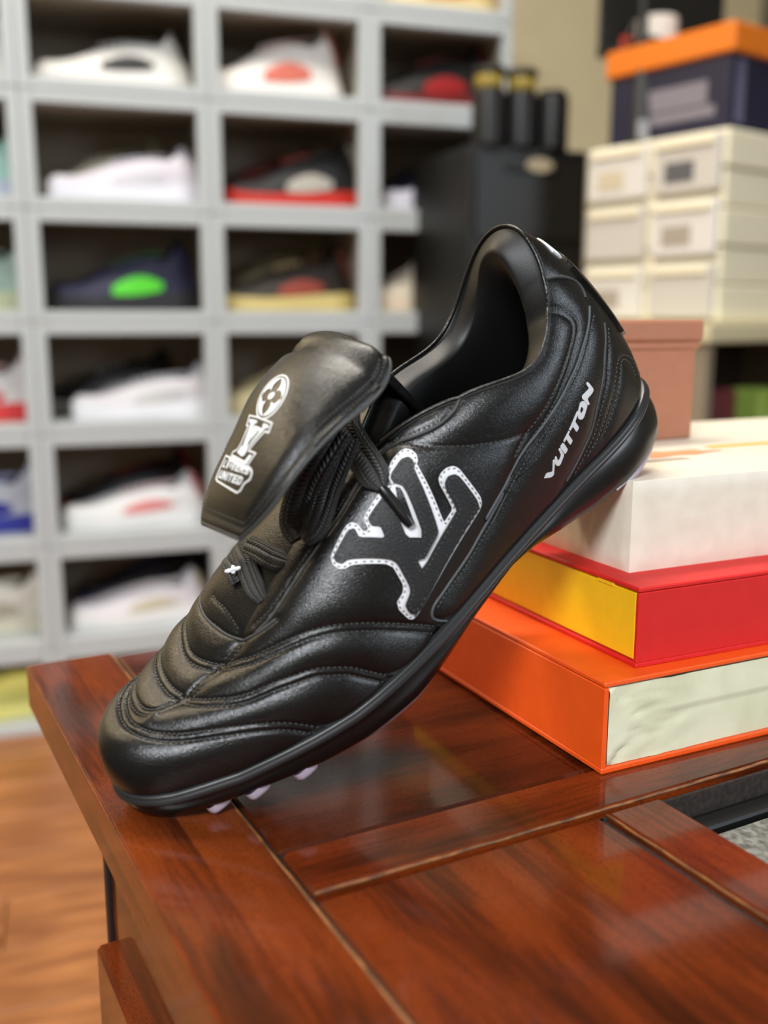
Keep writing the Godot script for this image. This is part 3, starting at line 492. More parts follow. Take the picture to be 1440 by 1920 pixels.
const LACES := {
	"loop": [132.37,103.57,4.59,0.35,0.76,0.54,144.39,98.58,5.21,0.33,0.75,0.58,153.62,91.52,2.87,0.31,0.73,0.61,160.96,84.87,2.42,0.29,0.71,0.63,165.2,79.48,3.23,0.29,0.7,0.65,166.94,76.26,6.7,0.31,0.74,0.6],
	"loop_back": [130.36,99.59,6.42,0.34,0.72,0.6,139.32,93.27,6.86,0.33,0.71,0.63,147.9,87.53,7.61,0.31,0.7,0.64,155.68,83.26,10.88,0.31,0.73,0.61,161.69,78.53,10.94,0.3,0.72,0.63,165.83,75.66,8.7,0.3,0.72,0.62],
	"end": [122.13,97.95,-10.06,0.37,0.79,0.5,126.42,97.32,-3.08,0.35,0.73,0.58,128.64,92.34,3.91,0.34,0.7,0.63,130.43,87.75,11.7,0.3,0.7,0.65,132.07,83.09,17.65,0.28,0.63,0.72,132.67,80.07,20.53,0.27,0.6,0.75],
	"aglet": [132.62,80.69,20.15,0.25,0.67,0.7,133.04,77.05,23.84,0.23,0.61,0.76,133.11,71.96,27.86,0.2,0.55,0.81,132.75,65.73,31.28,0.17,0.49,0.86],
	"lower": [182.2,70.7,-26.38,0.3,0.95,0.11,185.33,71.99,-14.9,0.33,0.87,0.37,187.41,69.52,-10.14,0.33,0.83,0.45,189.21,66.67,-5.86,0.33,0.81,0.49,190.48,63.43,-1.6,0.33,0.79,0.52,190.7,60.56,1.6,0.36,0.87,0.34],
	"middle": [181.37,74.26,-16.86,0.32,0.9,0.31,180.15,73.62,-10.85,0.33,0.85,0.41,179.2,72.29,-5.7,0.33,0.82,0.47,177.92,70.55,-2.16,0.34,0.8,0.5,176.35,69.09,0.62,0.34,0.79,0.52,174.9,67.88,2.47,0.37,0.85,0.39],
	"cross": [187.33,66.29,-30.92,0.3,0.95,0.04,188.61,67.36,-28.6,0.3,0.95,0.06,190.21,69.36,-22.94,0.31,0.92,0.22,191.23,68.12,-16.08,0.33,0.86,0.4,192.2,65.12,-12.94,0.33,0.82,0.46],
	"cross2": [182.44,68.99,-29.14,0.29,0.95,0.04,183.13,70.39,-26.55,0.3,0.95,0.08,185.94,71.98,-14.76,0.33,0.87,0.37,186.6,69.76,-11.9,0.33,0.84,0.43],
	"clip": [191.68,70.85,-13.68,0.33,0.87,0.38],
	"eyelets": [190.68,60.6,3.98,0.44,0.9,0.01,174.67,68.37,3.91,0.43,0.9,0.05],
}
const EMBLEM_SPOTS := [-1.42,103.51,7.6,9.82,0.23,130.91,134.05,135.16,138.38] # ring centre, radii, lean; the two words' tops and bottoms
const EMBLEM := { # millimetres on the flap: across, along
	"v_left": [-7.62,113.57,-1.23,113.79,-0.84,115.28,-2.25,115.3,0.95,127.72,-0.73,128.43,-2.75,128.2,-5.19,115.43,-6.98,115.42],
	"v_right": [3.26,114.22,6.94,114.54,7.35,116.17,5.85,116.08,1.06,124.96,1.25,127.1,-0.31,125.72,3.96,115.95,3.39,115.83],
	"l_stem": [-1.7,115.74,3.65,116.15,3.88,117.73,2.56,117.63,-0.23,122.52,-1.5,117.42],
	"l_foot": [-8.59,128.17,2.5,129.36,3.99,126.65,5.85,126.79,4.51,131.03,-8.69,129.63],
	"l_leg": [-4.55,124.17,-3.32,124.33,-2.83,127.91,-5.67,127.5],
	"frame": [-7.62,113.57,-1.23,113.79,3.17,114.23,6.94,114.54,7.35,116.17,5.85,116.08,1.06,124.96,1.77,126.74,3.99,126.65,5.85,126.79,4.51,131.03,-8.69,129.63,-8.59,128.17,-5.94,127.23,-4.69,123.89,-5.19,115.43,-6.98,115.42],
	"plate": [-15.39,128.97,-8.37,129.6,4.84,131.12,5.92,131.5,7.71,131.2,9.64,131.83,10.62,133.04,11.06,135.44,8.59,137.43,8.38,138.17,7.97,140.33,6.27,141.54,-13.1,139.8,-15.12,138.87,-15.66,134.88],
}

# ---------------------------------------------------------------- the room
const SHELF_TURN := 18.0
const SHELF_AT := Vector3(-0.6057, 0.0, -1.7882)    # a point of the shelf fronts, on the floor

func shelf_point(d: float, y: float, back := 0.0) -> Vector3:
	var w := deg_to_rad(SHELF_TURN)
	return SHELF_AT + Vector3(cos(w), 0, -sin(w)) * d + Vector3(-sin(w), 0, -cos(w)) * back + Vector3(0, y, 0)

func wall(called: String, middle: Vector3, size: Vector3, turn: float, m: Material) -> void:
	var s := Shape.new()
	s.box(Vector3(), size, 0.0)
	var o := put(s, called, m)
	o.position = middle
	o.rotation_degrees.y = turn
	tag(o, "", "", "", "structure")

func room() -> void:
	var paint := StandardMaterial3D.new()
	paint.albedo_texture = tones(256, noise(0.02, FastNoiseLite.TYPE_SIMPLEX_SMOOTH, 3, 61), Color(0.84, 0.79, 0.65), Color(0.88, 0.83, 0.69))
	paint.uv1_triplanar = true
	paint.uv1_world_triplanar = true
	paint.roughness = 0.85
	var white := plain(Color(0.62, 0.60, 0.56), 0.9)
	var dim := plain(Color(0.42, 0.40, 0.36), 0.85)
	var c := shelf_point(0.6, 1.25, -2.0)
	wall("wall_back", shelf_point(0.6, 1.25, 0.62), Vector3(5.2, 2.5, 0.12), SHELF_TURN, paint)
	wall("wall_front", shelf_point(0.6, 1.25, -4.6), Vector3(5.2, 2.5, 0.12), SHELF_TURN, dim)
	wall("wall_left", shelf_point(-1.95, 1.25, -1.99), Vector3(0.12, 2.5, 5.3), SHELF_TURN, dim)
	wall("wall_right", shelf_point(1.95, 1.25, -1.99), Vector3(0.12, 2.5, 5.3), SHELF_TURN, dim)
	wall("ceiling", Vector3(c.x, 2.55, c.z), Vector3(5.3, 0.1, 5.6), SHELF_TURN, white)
	# a daylit window in the right wall, behind the camera
	var win := Node3D.new()
	win.name = "window_1"
	win.position = shelf_point(1.885, 1.55, -3.0)
	win.rotation_degrees.y = SHELF_TURN - 90.0
	add_child(win, true)
	tag(win, "", "", "", "structure")
	var daylight := StandardMaterial3D.new()
	daylight.albedo_color = Color(0.9, 0.92, 0.95)
	daylight.emission_enabled = true
	daylight.emission = Color(0.90, 0.95, 1.0)
	daylight.emission_energy_multiplier = 1.5
	var fr := Shape.new()
	for k in 3:
		fr.box(Vector3(-0.55 + 0.55 * k, 0, 0), Vector3(0.05, 1.25, 0.03), 0.003)
	for k in 2:
		fr.box(Vector3(0, -0.6 + 1.2 * k, 0), Vector3(1.05, 0.05, 0.03), 0.003)
	put(fr, "window_frame", white, win)
	for k in 2:
		var pn := Shape.new()
		pn.box(Vector3(-0.275 + 0.55 * k, 0, -0.006), Vector3(0.50, 1.15, 0.006), 0.0)
		put(pn, "pane", daylight, win)
	var sky := AreaLight3D.new()
	sky.name = "daylight"
	sky.area_size = Vector2(1.05, 1.15)
	sky.light_energy = 3.0
	sky.light_color = Color(0.90, 0.95, 1.0)
	sky.area_range = 12.0
	sky.area_attenuation = 2.0
	sky.shadow_enabled = true
	sky.rotation.y = PI
	sky.position = Vector3(0, 0, 0.03)
	sky.rotation.y = PI
	win.add_child(sky)
	# floorboards: each its own part of the floor
	var fl := Shape.new()
	fl.box(Vector3(0, -0.06, 0), Vector3(5.3, 0.08, 5.6), 0.0)
	var base := put(fl, "floor", plain(Color(0.2, 0.11, 0.06), 0.8))
	base.position = Vector3(c.x, 0, c.z)
	base.rotation_degrees.y = SHELF_TURN
	tag(base, "", "", "", "structure")
	var boards := []
	for k in 3:
		var b := StandardMaterial3D.new()
		b.albedo_texture = tones(512, noise(0.012, FastNoiseLite.TYPE_SIMPLEX_SMOOTH, 4, 70 + k), Color(0.44, 0.26, 0.14), Color(0.74, 0.50, 0.30))
		b.uv1_triplanar = true
		b.uv1_scale = Vector3(0.7, 4.0, 5.0)
		b.uv1_offset = Vector3(0.2 * k, 0, 0.41 * k)
		b.roughness = 0.35
		boards.append(b)
	var rng := RandomNumberGenerator.new()
	rng.seed = 5
	for r in 18:
		var x := -1.75 + rng.randf_range(0.0, 0.5)
		while x < 0.75:
			var l := rng.randf_range(0.55, 0.9)
			var s := Shape.new()
			s.box(Vector3(), Vector3(l - 0.002, 0.02, 0.118), 0.0015)
			var o := put(s, "floorboard", boards[rng.randi_range(0, 2)], base)
			o.position = Vector3(x + l / 2.0, -0.01, -2.7 + r * 0.12)
			x += l

# ---------------------------------------------------------------- the table
const TABLE_TURN := 28.2
const TABLE_AT := Vector3(-0.1942, TABLE_TOP, -0.5286)     # far left corner of the top

func table_point(a: float, b: float, y := 0.0) -> Vector3:
	var w := deg_to_rad(TABLE_TURN)
	return TABLE_AT + Vector3(sin(w), 0, cos(w)) * a + Vector3(cos(w), 0, -sin(w)) * b + Vector3(0, y, 0)

func board(t: Node3D, called: String, a0: float, a1: float, b0: float, b1: float, y0: float, y1: float, along_a: bool, m: Material, r := 0.0012) -> MeshInstance3D:
	# local frame of the table: z runs along a, x along b; each board's own x runs along its grain
	var s := Shape.new()
	var size := Vector3(a1 - a0, y1 - y0, b1 - b0) if along_a else Vector3(b1 - b0, y1 - y0, a1 - a0)
	s.box(Vector3(), size, r)
	var o := put(s, called, m, t)
	o.position = Vector3((b0 + b1) / 2, (y0 + y1) / 2, (a0 + a1) / 2)
	if along_a:
		o.rotation.y = -PI / 2
	return o

func table() -> void:
	var t := thing("table", TABLE_AT, TABLE_TURN)
	tag(t, "glossy reddish brown wooden table with grooved panels in its top, under the black boot", "table")
	var W: Array = M.wood
	var g := 0.0011
	board(t, "stile", -0.002, 0.62, -0.0045, 0.043 - g, -0.0245, 0.0, true, W[0])
	board(t, "panel", 0.002, 0.2475 - g, 0.0445 + g * 0.2, 0.46, -0.0245, -0.0012, false, W[1])
	board(t, "rail", 0.2475 + g, 0.279 - g, 0.0445 + g * 0.2, 0.46, -0.0245, 0.0, false, W[2], 0.0016)
	board(t, "panel", 0.281 + g * 0.2, 0.62, 0.0445 + g * 0.2, 0.1655 - g, -0.0245, -0.0010, true, W[3])
	board(t, "stile", 0.281 + g * 0.2, 0.62, 0.1675 + g * 0.3, 0.1955, -0.0245, 0.0, true, W[4], 0.0016)
	# worn, pale arrises and the grime in the grooves
	var arris := func(called: String, p: Vector3, q: Vector3, r: float, m: Material) -> void:
		var s := Shape.new()
		var path := PackedVector3Array()
		for k in 40:
			var w := p.lerp(q, k / 39.0)
			path.append(w + Vector3(0, 0.00018 * sin(k * 2.3) - 0.0001, 0.00012 * sin(k * 3.7)))
		s.tube(path, r, 8)
		put(s, called, m, t)
	arris.call("worn_edge", Vector3(0.0420, -0.0009, 0.0), Vector3(0.0420, -0.0009, 0.62), 0.0007, M.worn_edge)
	arris.call("worn_edge", Vector3(0.045, -0.0009, 0.2775), Vector3(0.46, -0.0008, 0.2776), 0.0007, M.worn_edge)
	arris.call("worn_edge", Vector3(0.1682, -0.0009, 0.2815), Vector3(0.1682, -0.0009, 0.62), 0.0006, M.worn_edge)
	arris.call("worn_edge", Vector3(-0.0040, -0.0007, 0.0), Vector3(-0.0040, -0.0007, 0.62), 0.0007, M.wood[2])
	var s := Shape.new()
	s.box(Vector3(0.0438, -0.013, 0.31), Vector3(0.0016, 0.021, 0.62), 0.0)
	s.box(Vector3(0.25, -0.013, 0.2475), Vector3(0.42, 0.021, 0.0016), 0.0)
	s.box(Vector3(0.25, -0.013, 0.2805), Vector3(0.42, 0.020, 0.0016), 0.0)
	s.box(Vector3(0.1667, -0.013, 0.45), Vector3(0.0014, 0.020, 0.34), 0.0)
	put(s, "groove_filling", M.groove, t, "stuff")
	# black metal tray and stone let into the right of the top
	var black := plain(Color(0.05, 0.05, 0.055), 0.35)
	s = Shape.new()
	s.box(Vector3(0.33, -0.0195, 0.2875), Vector3(0.26, 0.014, 0.011), 0.001)
	put(s, "tray_rim", black, t)
	s = Shape.new()
	s.box(Vector3(0.33, -0.034, 0.45), Vector3(0.27, 0.008, 0.34), 0.0)
	put(s, "tray_bottom", black, t)
	var stone := StandardMaterial3D.new()
	stone.albedo_texture = tones(512, noise(0.045, FastNoiseLite.TYPE_SIMPLEX_SMOOTH, 5, 91), Color(0.24, 0.24, 0.225), Color(0.58, 0.585, 0.54))
	stone.uv1_triplanar = true
	stone.uv1_scale = Vector3.ONE * 9.0
	stone.roughness = 0.55
	stone.normal_enabled = true
	stone.normal_texture = relief(256, noise(0.06, FastNoiseLite.TYPE_SIMPLEX_SMOOTH, 4, 92), 3.0)
	stone.normal_scale = 0.5
	s = Shape.new()
	s.box(Vector3(0.332, -0.0215, 0.458), Vector3(0.266, 0.017, 0.325), 0.002)
	put(s, "stone_slab", stone, t)
	# the body under the top: side panel, rail and legs
	board(t, "side_panel", 0.112, 0.60, 0.012, 0.026, -0.50, -0.0245, true, W[0], 0.001)
	board(t, "side_rail", 0.112, 0.60, 0.003, 0.024, -0.165, -0.106, true, W[4], 0.002)
	board(t, "side_rail", 0.112, 0.60, 0.003, 0.024, -0.50, -0.44, true, W[4], 0.002)
	board(t, "back_panel", 0.104, 0.1118, 0.010, 0.45, -0.50, -0.0245, false, plain(Color(0.10, 0.05, 0.03), 0.6), 0.001)
	for p in [[0.112, 0.012], [0.56, 0.012], [0.112, 0.41], [0.56, 0.41]]:
		board(t, "leg", p[0], p[0] + 0.04, p[1], p[1] + 0.04, -0.585, -0.0245, true, W[5], 0.002)
	board(t, "side_panel", 0.112, 0.60, 0.43, 0.444, -0.50, -0.0245, true, W[1], 0.001)
	board(t, "bottom_panel", 0.112, 0.60, 0.026, 0.43, -0.50, -0.485, true, W[1], 0.001)

# ---------------------------------------------------------------- gift boxes
func card(c: Color, rough := 0.5, seed_ := 1) -> StandardMaterial3D:
	var m := StandardMaterial3D.new()
	m.albedo_texture = tones(256, noise(0.03, FastNoiseLite.TYPE_SIMPLEX_SMOOTH, 4, seed_), c.darkened(0.03), c.lightened(0.02))
	m.uv1_triplanar = true
	m.uv1_scale = Vector3.ONE * 10.0
	m.roughness = rough
	m.normal_enabled = true
	m.normal_texture = relief(256, noise(0.08, FastNoiseLite.TYPE_SIMPLEX_SMOOTH, 3, seed_ + 3), 1.0)
	m.normal_scale = 0.12
	return m

func gift_boxes() -> void:
	# in each box's own frame the near corner is the origin: -x runs along the left face (away), z... the left face recedes along -z, the right face along +x
	var orange := card(Color(0.93, 0.33, 0.06), 0.45, 2)
	var o := thing("gift_box", Vector3(0.0918, TABLE_TOP, -0.3923), 25.8)
	tag(o, "flat orange gift box with a tissue-wrapped pale end, lowest of the stack on the table", "gift box", "stack of gift boxes under the boot heel")
	var h := 0.041
	var ln := 0.235
	var wd := 0.33
	var s := Shape.new()
	s.box(Vector3(wd / 2, h - 0.0012, -ln / 2), Vector3(wd, 0.0024, ln), 0.0006)
	put(s, "lid", orange, o)
	s = Shape.new()
	s.box(Vector3(wd / 2, 0.0014, -ln / 2), Vector3(wd, 0.0028, ln), 0.0006)
	put(s, "bottom", orange, o)
	s = Shape.new()
	s.box(Vector3(0.0012, h / 2, -ln / 2), Vector3(0.0024, h - 0.0052, ln), 0.0004)
	put(s, "side", orange, o)
	var tissue := StandardMaterial3D.new()
	tissue.albedo_texture = tones(256, noise(0.012, FastNoiseLite.TYPE_SIMPLEX_SMOOTH, 4, 14), Color(0.80, 0.79, 0.66), Color(0.88, 0.87, 0.76))
	tissue.uv1_triplanar = true
	tissue.uv1_scale = Vector3.ONE * 8.0
	tissue.roughness = 0.4
	s = Shape.new()   # wrapped drawer: folded paper end, with its creases
	var rows := []
	var cr := noise(18.0, FastNoiseLite.TYPE_SIMPLEX, 3, 77)
	for i in 61:
		var row := PackedVector3Array()
		var x := 0.0028 + (wd - 0.006) * pow(i / 60.0, 1.3)
		for j in 25:
			var y := 0.003 + (h - 0.006) * j / 24.0
			var d := -0.0015
			var e := x - 0.0028
			var k := minf(y - 0.003, h - 0.003 - y)
			if e < k * 1.1:
				d += 0.0011 - 0.0004 * e / 0.01            # the triangular flap folded over the end
			elif e < k * 1.1 + 0.002:
				d -= 0.0005
			d += 0.0011 * absf(cr.get_noise_2d(x * 1.6, y * 2.2)) * exp(-pow((e - 0.026) / 0.018, 2.0)) * 1.5 + 0.00022 * cr.get_noise_2d(x, y)
			if y > h * 0.55 and e > 0.03:
				d += 0.0007
			row.append(Vector3(x, y, d))
		rows.append(row)
	s.grid(rows, false, Vector3(wd / 2, h / 2, -1))
	s.box(Vector3(wd / 2 + 0.001, h / 2, -ln / 2 - 0.002), Vector3(wd - 0.006, h - 0.006, ln - 0.008), 0.0)
	put(s, "tissue_wrap", tissue, o)

	var red := card(Color(0.80, 0.075, 0.06), 0.6, 5)
	var yellow := card(Color(0.95, 0.74, 0.07), 0.45, 6)
	o = thing("gift_box", Vector3(0.1087, TABLE_TOP + h, -0.4097), 25.0)
	tag(o, "red slipcase gift box with a yellow drawer end, between the orange and the white box", "gift box", "stack of gift boxes under the boot heel")
	var h2 := 0.0359
	ln = 0.215
	s = Shape.new()
	s.box(Vector3(wd / 2, h2 - 0.0011, -ln / 2), Vector3(wd, 0.0022, ln), 0.0006)
	put(s, "sleeve_top", red, o)
	s = Shape.new()
	s.box(Vector3(wd / 2, 0.0012, -ln / 2), Vector3(wd, 0.0024, ln), 0.0006)
	put(s, "sleeve_bottom", red, o)
	s = Shape.new()
	s.box(Vector3(wd / 2, h2 / 2, -0.0011), Vector3(wd, h2 - 0.0046, 0.0022), 0.0004)
	put(s, "sleeve_front", red, o)
	s = Shape.new()
	s.box(Vector3(wd / 2 - 0.0010, h2 / 2, -ln / 2 - 0.001), Vector3(wd - 0.004, h2 - 0.0052, ln - 0.004), 0.0008)
	s.box(Vector3(0.0012, h2 - 0.0022, -0.024), Vector3(0.0014, 0.0036, 0.012), 0.0005)
	put(s, "drawer", yellow, o)

	var white := StandardMaterial3D.new()
	white.albedo_texture = tones(256, noise(0.02, FastNoiseLite.TYPE_SIMPLEX_SMOOTH, 4, 17), Color(0.86, 0.82, 0.75), Color(0.90, 0.87, 0.80))
	white.uv1_triplanar = true
	white.uv1_scale = Vector3.ONE * 9.0
	white.roughness = 0.4
	o = thing("gift_box", Vector3(0.1104, TABLE_TOP + h + h2, -0.4361), 25.0)
	tag(o, "cream white gift box in wrinkled film, top box under the boot heel", "gift box", "stack of gift boxes under the boot heel")
	var h3 := 0.0416
	ln = 0.19
	wd = 0.32
	s = Shape.new()
	s.box(Vector3(wd / 2 + 0.0003, h3 / 2, -ln / 2 - 0.0003), Vector3(wd - 0.0006, h3, ln - 0.0006), 0.0004)
	put(s, "body", white, o)
	s = Shape.new()   # film with upright wrinkles on the two near faces
	var wr := noise(1.0, FastNoiseLite.TYPE_SIMPLEX_SMOOTH, 3, 44)
	for face in 2:
		rows = []
		var run := wd if face == 0 else ln
		for i in 121:
			var row := PackedVector3Array()
			var q := run * i / 120.0
			for j in 17:
				var y := h3 * j / 16.0
				var edge := minf(1.0, minf(minf(q, run - q), minf(y, h3 - y)) / 0.004)
				var d := edge * (0.0004 + 0.0007 * (0.5 + 0.5 * wr.get_noise_2d(q * 160.0 + y * 40.0, y * 16.0)) + 0.0004 * absf(wr.get_noise_2d(q * 60.0, y * 90.0 + 30.0)))
				row.append(Vector3(q, y, d) if face == 0 else Vector3(-d, y, -q))
			rows.append(row)
		s.grid(rows, false, Vector3(wd / 2, h3 / 2, -ln / 2))
	put(s, "film", white, o)
	# printed patches on the top
	s = Shape.new()
	var blot := PackedVector3Array()
	for j in 48:
		var w := TAU * j / 48
		blot.append(Vector3(0.072 + (0.036 + 0.006 * sin(w * 5.0)) * cos(w), h3 + 0.0003, -0.066 + (0.0085 + 0.002 * sin(w * 7.0 + 1.0)) * sin(w)))
	s.fan(blot, Vector3.UP)
	put(s, "print", plain(Color(0.90, 0.60, 0.42), 0.4), o)
	s = Shape.new()
	s.box(Vector3(0.15, h3 + 0.0002, -0.078), Vector3(0.07, 0.0003, 0.008), 0.0)
	put(s, "print", plain(Color(0.88, 0.70, 0.28), 0.4), o)
	s = Shape.new()
	s.box(Vector3(0.058, h3 + 0.0002, -0.048), Vector3(0.03, 0.0003, 0.006), 0.0)
	put(s, "print", plain(Color(0.66, 0.62, 0.56), 0.4), o)

	# terracotta coloured lidded box standing on the white one
	var terra := card(Color(0.64, 0.41, 0.30), 0.5, 8)
	o = thing("lidded_box", Vector3(0.1851, TABLE_TOP + h + h2 + h3, -0.5973), 29.0)
	tag(o, "terracotta coloured cardboard box with a fitted lid behind the boot heel", "box")
	s = Shape.new()
	s.box(Vector3(-0.045, 0.028, -0.05), Vector3(0.09, 0.056, 0.10), 0.0015)
	put(s, "body", terra, o)
	s = Shape.new()
	s.box(Vector3(-0.045, 0.0640, -0.05), Vector3(0.096, 0.0125, 0.106), 0.0018)
	s.box(Vector3(-0.045, 0.0555, -0.05), Vector3(0.0930, 0.0050, 0.103), 0.0012)
	put(s, "lid", terra, o)

# ---------------------------------------------------------------- shoe shelves
const ROWS := [0.0, 0.163, 0.358, 0.567, 0.766, 0.960, 1.156, 1.330, 1.53]
const COLUMNS := [-0.318, -0.012, 0.308, 0.610, 0.900]

# column, row, set back, along, turned, height scale, upper, sole, accent, label
const SHOES := [
	[1, 6, 0.05, 0.0, 0, 0.80, Color(0.93, 0.92, 0.90), Color(0.92, 0.91, 0.90), Color(0.2, 0.2, 0.2), "white low sneaker with a dark grey patch low on its side, top left box"],
	[1, 6, 0.16, 0.02, 0, 0.95, Color(0.12, 0.11, 0.10), Color(0.2, 0.18, 0.16), Color(0.1, 0.1, 0.1), "black sneaker behind the white one in the top left box"],
	[1, 5, 0.03, 0.01, 0, 0.75, Color(0.88, 0.86, 0.90), Color(0.90, 0.90, 0.94), Color(0.84, 0.83, 0.86), "lilac white sneaker in front in the second box down at the left"],
	[1, 5, 0.15, -0.03, 0, 1.05, Color(0.80, 0.78, 0.68), Color(0.85, 0.84, 0.78), Color(0.72, 0.70, 0.58), "cream beige sneaker behind the lilac white one"],
	[1, 4, 0.05, 0.0, 0, 1.05, Color(0.15, 0.15, 0.26), Color(0.12, 0.12, 0.14), Color(0.35, 0.85, 0.20), "navy blue sneaker with a bright green side flash"],
	[1, 3, 0.03, 0.03, 0, 0.72, Color(0.86, 0.85, 0.87), Color(0.92, 0.92, 0.94), Color(0.8, 0.8, 0.8), "white and grey sneaker low in the box left of the folded tongue"],
	[1, 3, 0.15, -0.03, 0, 1.0, Color(0.10, 0.10, 0.10), Color(0.75, 0.76, 0.74), Color(0.55, 0.56, 0.54), "black sneaker with a pale sole behind the white and grey one"],
	[1, 2, 0.03, 0.0, 0, 0.72, Color(0.90, 0.90, 0.90), Color(0.90, 0.90, 0.90), Color(0.88, 0.55, 0.55), "white sneaker with a pink side mark, beside the tongue tip"],
	[1, 2, 0.15, 0.0, 0, 1.05, Color(0.10, 0.10, 0.12), Color(0.60, 0.09, 0.08), Color(0.62, 0.06, 0.06), "black sneaker with a red heel behind the white one with a pink mark"],
	[1, 1, 0.03, 0.0, 0, 0.70, Color(0.90, 0.88, 0.90), Color(0.92, 0.91, 0.90), Color(0.80, 0.77, 0.66), "white sneaker in the box just above the far edge of the table"],
	[1, 1, 0.15, 0.02, 0, 1.05, Color(0.10, 0.09, 0.13), Color(0.14, 0.2, 0.45), Color(0.10, 0.17, 0.45), "dark sneaker with a blue heel in the box just above the table"],
	[2, 6, 0.05, -0.02, 0, 1.15, Color(0.94, 0.92, 0.90), Color(0.94, 0.93, 0.92), Color(0.85, 0.45, 0.38), "tall white sneaker with a red mark at its sole, middle column"],
	[2, 5, 0.05, 0.02, 0, 1.05, Color(0.10, 0.10, 0.11), Color(0.78, 0.16, 0.10), Color(0.72, 0.70, 0.66), "black sneaker with a red sole in the second box down, middle column"],
	[2, 5, 0.16, -0.03, 0, 1.1, Color(0.42, 0.16, 0.13), Color(0.75, 0.45, 0.4), Color(0.3, 0.12, 0.1), "brown red sneaker behind the black one with a red sole"],
	[2, 4, 0.05, 0.0, 0, 0.95, Color(0.16, 0.13, 0.10), Color(0.82, 0.74, 0.48), Color(0.60, 0.25, 0.2), "dark brown sneaker on a pale yellow sole"],
	[2, 4, 0.16, -0.02, 0, 1.2, Color(0.62, 0.58, 0.45), Color(0.72, 0.64, 0.42), Color(0.55, 0.5, 0.4), "khaki sneaker behind the dark brown one"],
	[2, 3, 0.05, -0.02, 0, 0.9, Color(0.70, 0.65, 0.50), Color(0.75, 0.70, 0.55), Color(0.2, 0.2, 0.2), "sand coloured sneaker just above the folded tongue"],
	[2, 7, 0.05, 0.0, 0, 1.0, Color(0.90, 0.90, 0.90), Color(0.92, 0.92, 0.92), Color(0.7, 0.7, 0.7), "white sneaker cut by the top of the picture, middle column"],
	[3, 7, 0.05, 0.0, 0, 1.0, Color(0.90, 0.80, 0.58), Color(0.92, 0.85, 0.65), Color(0.85, 0.45, 0.15), "cream and orange sneaker cut by the top of the picture"],
	[3, 6, 0.05, 0.0, 0, 1.05, Color(0.09, 0.08, 0.08), Color(0.45, 0.06, 0.06), Color(0.62, 0.07, 0.07), "black sneaker with a dark red side, right column"],
	[3, 5, 0.05, 0.04, 0, 0.75, Color(0.78, 0.77, 0.84), Color(0.82, 0.81, 0.86), Color(0.74, 0.73, 0.82), "pale lilac sneaker in the right column"],
	[3, 5, 0.16, 0.0, 0, 1.1, Color(0.07, 0.07, 0.16), Color(0.10, 0.10, 0.3), Color(0.07, 0.07, 0.2), "navy sneaker behind the pale lilac one"],
	[3, 4, 0.05, -0.01, 0, 1.15, Color(0.85, 0.80, 0.72), Color(0.88, 0.80, 0.70), Color(0.75, 0.20, 0.14), "cream sneaker with red marks, just left of the boot collar"],
	[3, 3, 0.05, 0.0, 0, 1.0, Color(0.12, 0.14, 0.13), Color(0.35, 0.42, 0.40), Color(0.2, 0.3, 0.28), "dark green grey sneaker just above the boot's opening"],
	[0, 6, 0.05, 0.03, 0, 1.0, Color(0.80, 0.84, 0.84), Color(0.86, 0.88, 0.88), Color(0.7, 0.75, 0.75), "pale grey sneaker at the left edge of the picture, top box"],
	[0, 5, 0.05, 0.03, 0, 1.0, Color(0.66, 0.84, 0.80), Color(0.72, 0.76, 0.84), Color(0.55, 0.66, 0.66), "mint green sneaker at the left edge of the picture"],
	[0, 4, 0.05, 0.03, 0, 1.0, Color(0.66, 0.76, 0.72), Color(0.72, 0.75, 0.62), Color(0.6, 0.7, 0.66), "grey green sneaker at the left edge of the picture"],
	[0, 3, 0.05, 0.02, 0, 0.95, Color(0.90, 0.90, 0.90), Color(0.82, 0.22, 0.22), Color(0.8, 0.25, 0.25), "white sneaker with a red sole at the left edge of the picture"],
	[0, 2, 0.05, 0.02, 0, 1.05, Color(0.74, 0.76, 0.80), Color(0.16, 0.18, 0.55), Color(0.14, 0.16, 0.55), "grey sneaker with a blue sole at the left edge of the picture"],
	[0, 1, 0.05, 0.02, 0, 1.0, Color(0.88, 0.87, 0.82), Color(0.82, 0.80, 0.72), Color(0.7, 0.68, 0.6), "cream white sneaker at the left edge of the picture"],
	[0, 0, 0.03, 0.05, 0, 0.9, Color(0.86, 0.82, 0.40), Color(0.86, 0.84, 0.50), Color(0.75, 0.75, 0.4), "yellow sneaker in the lowest box, left of the table"],
]

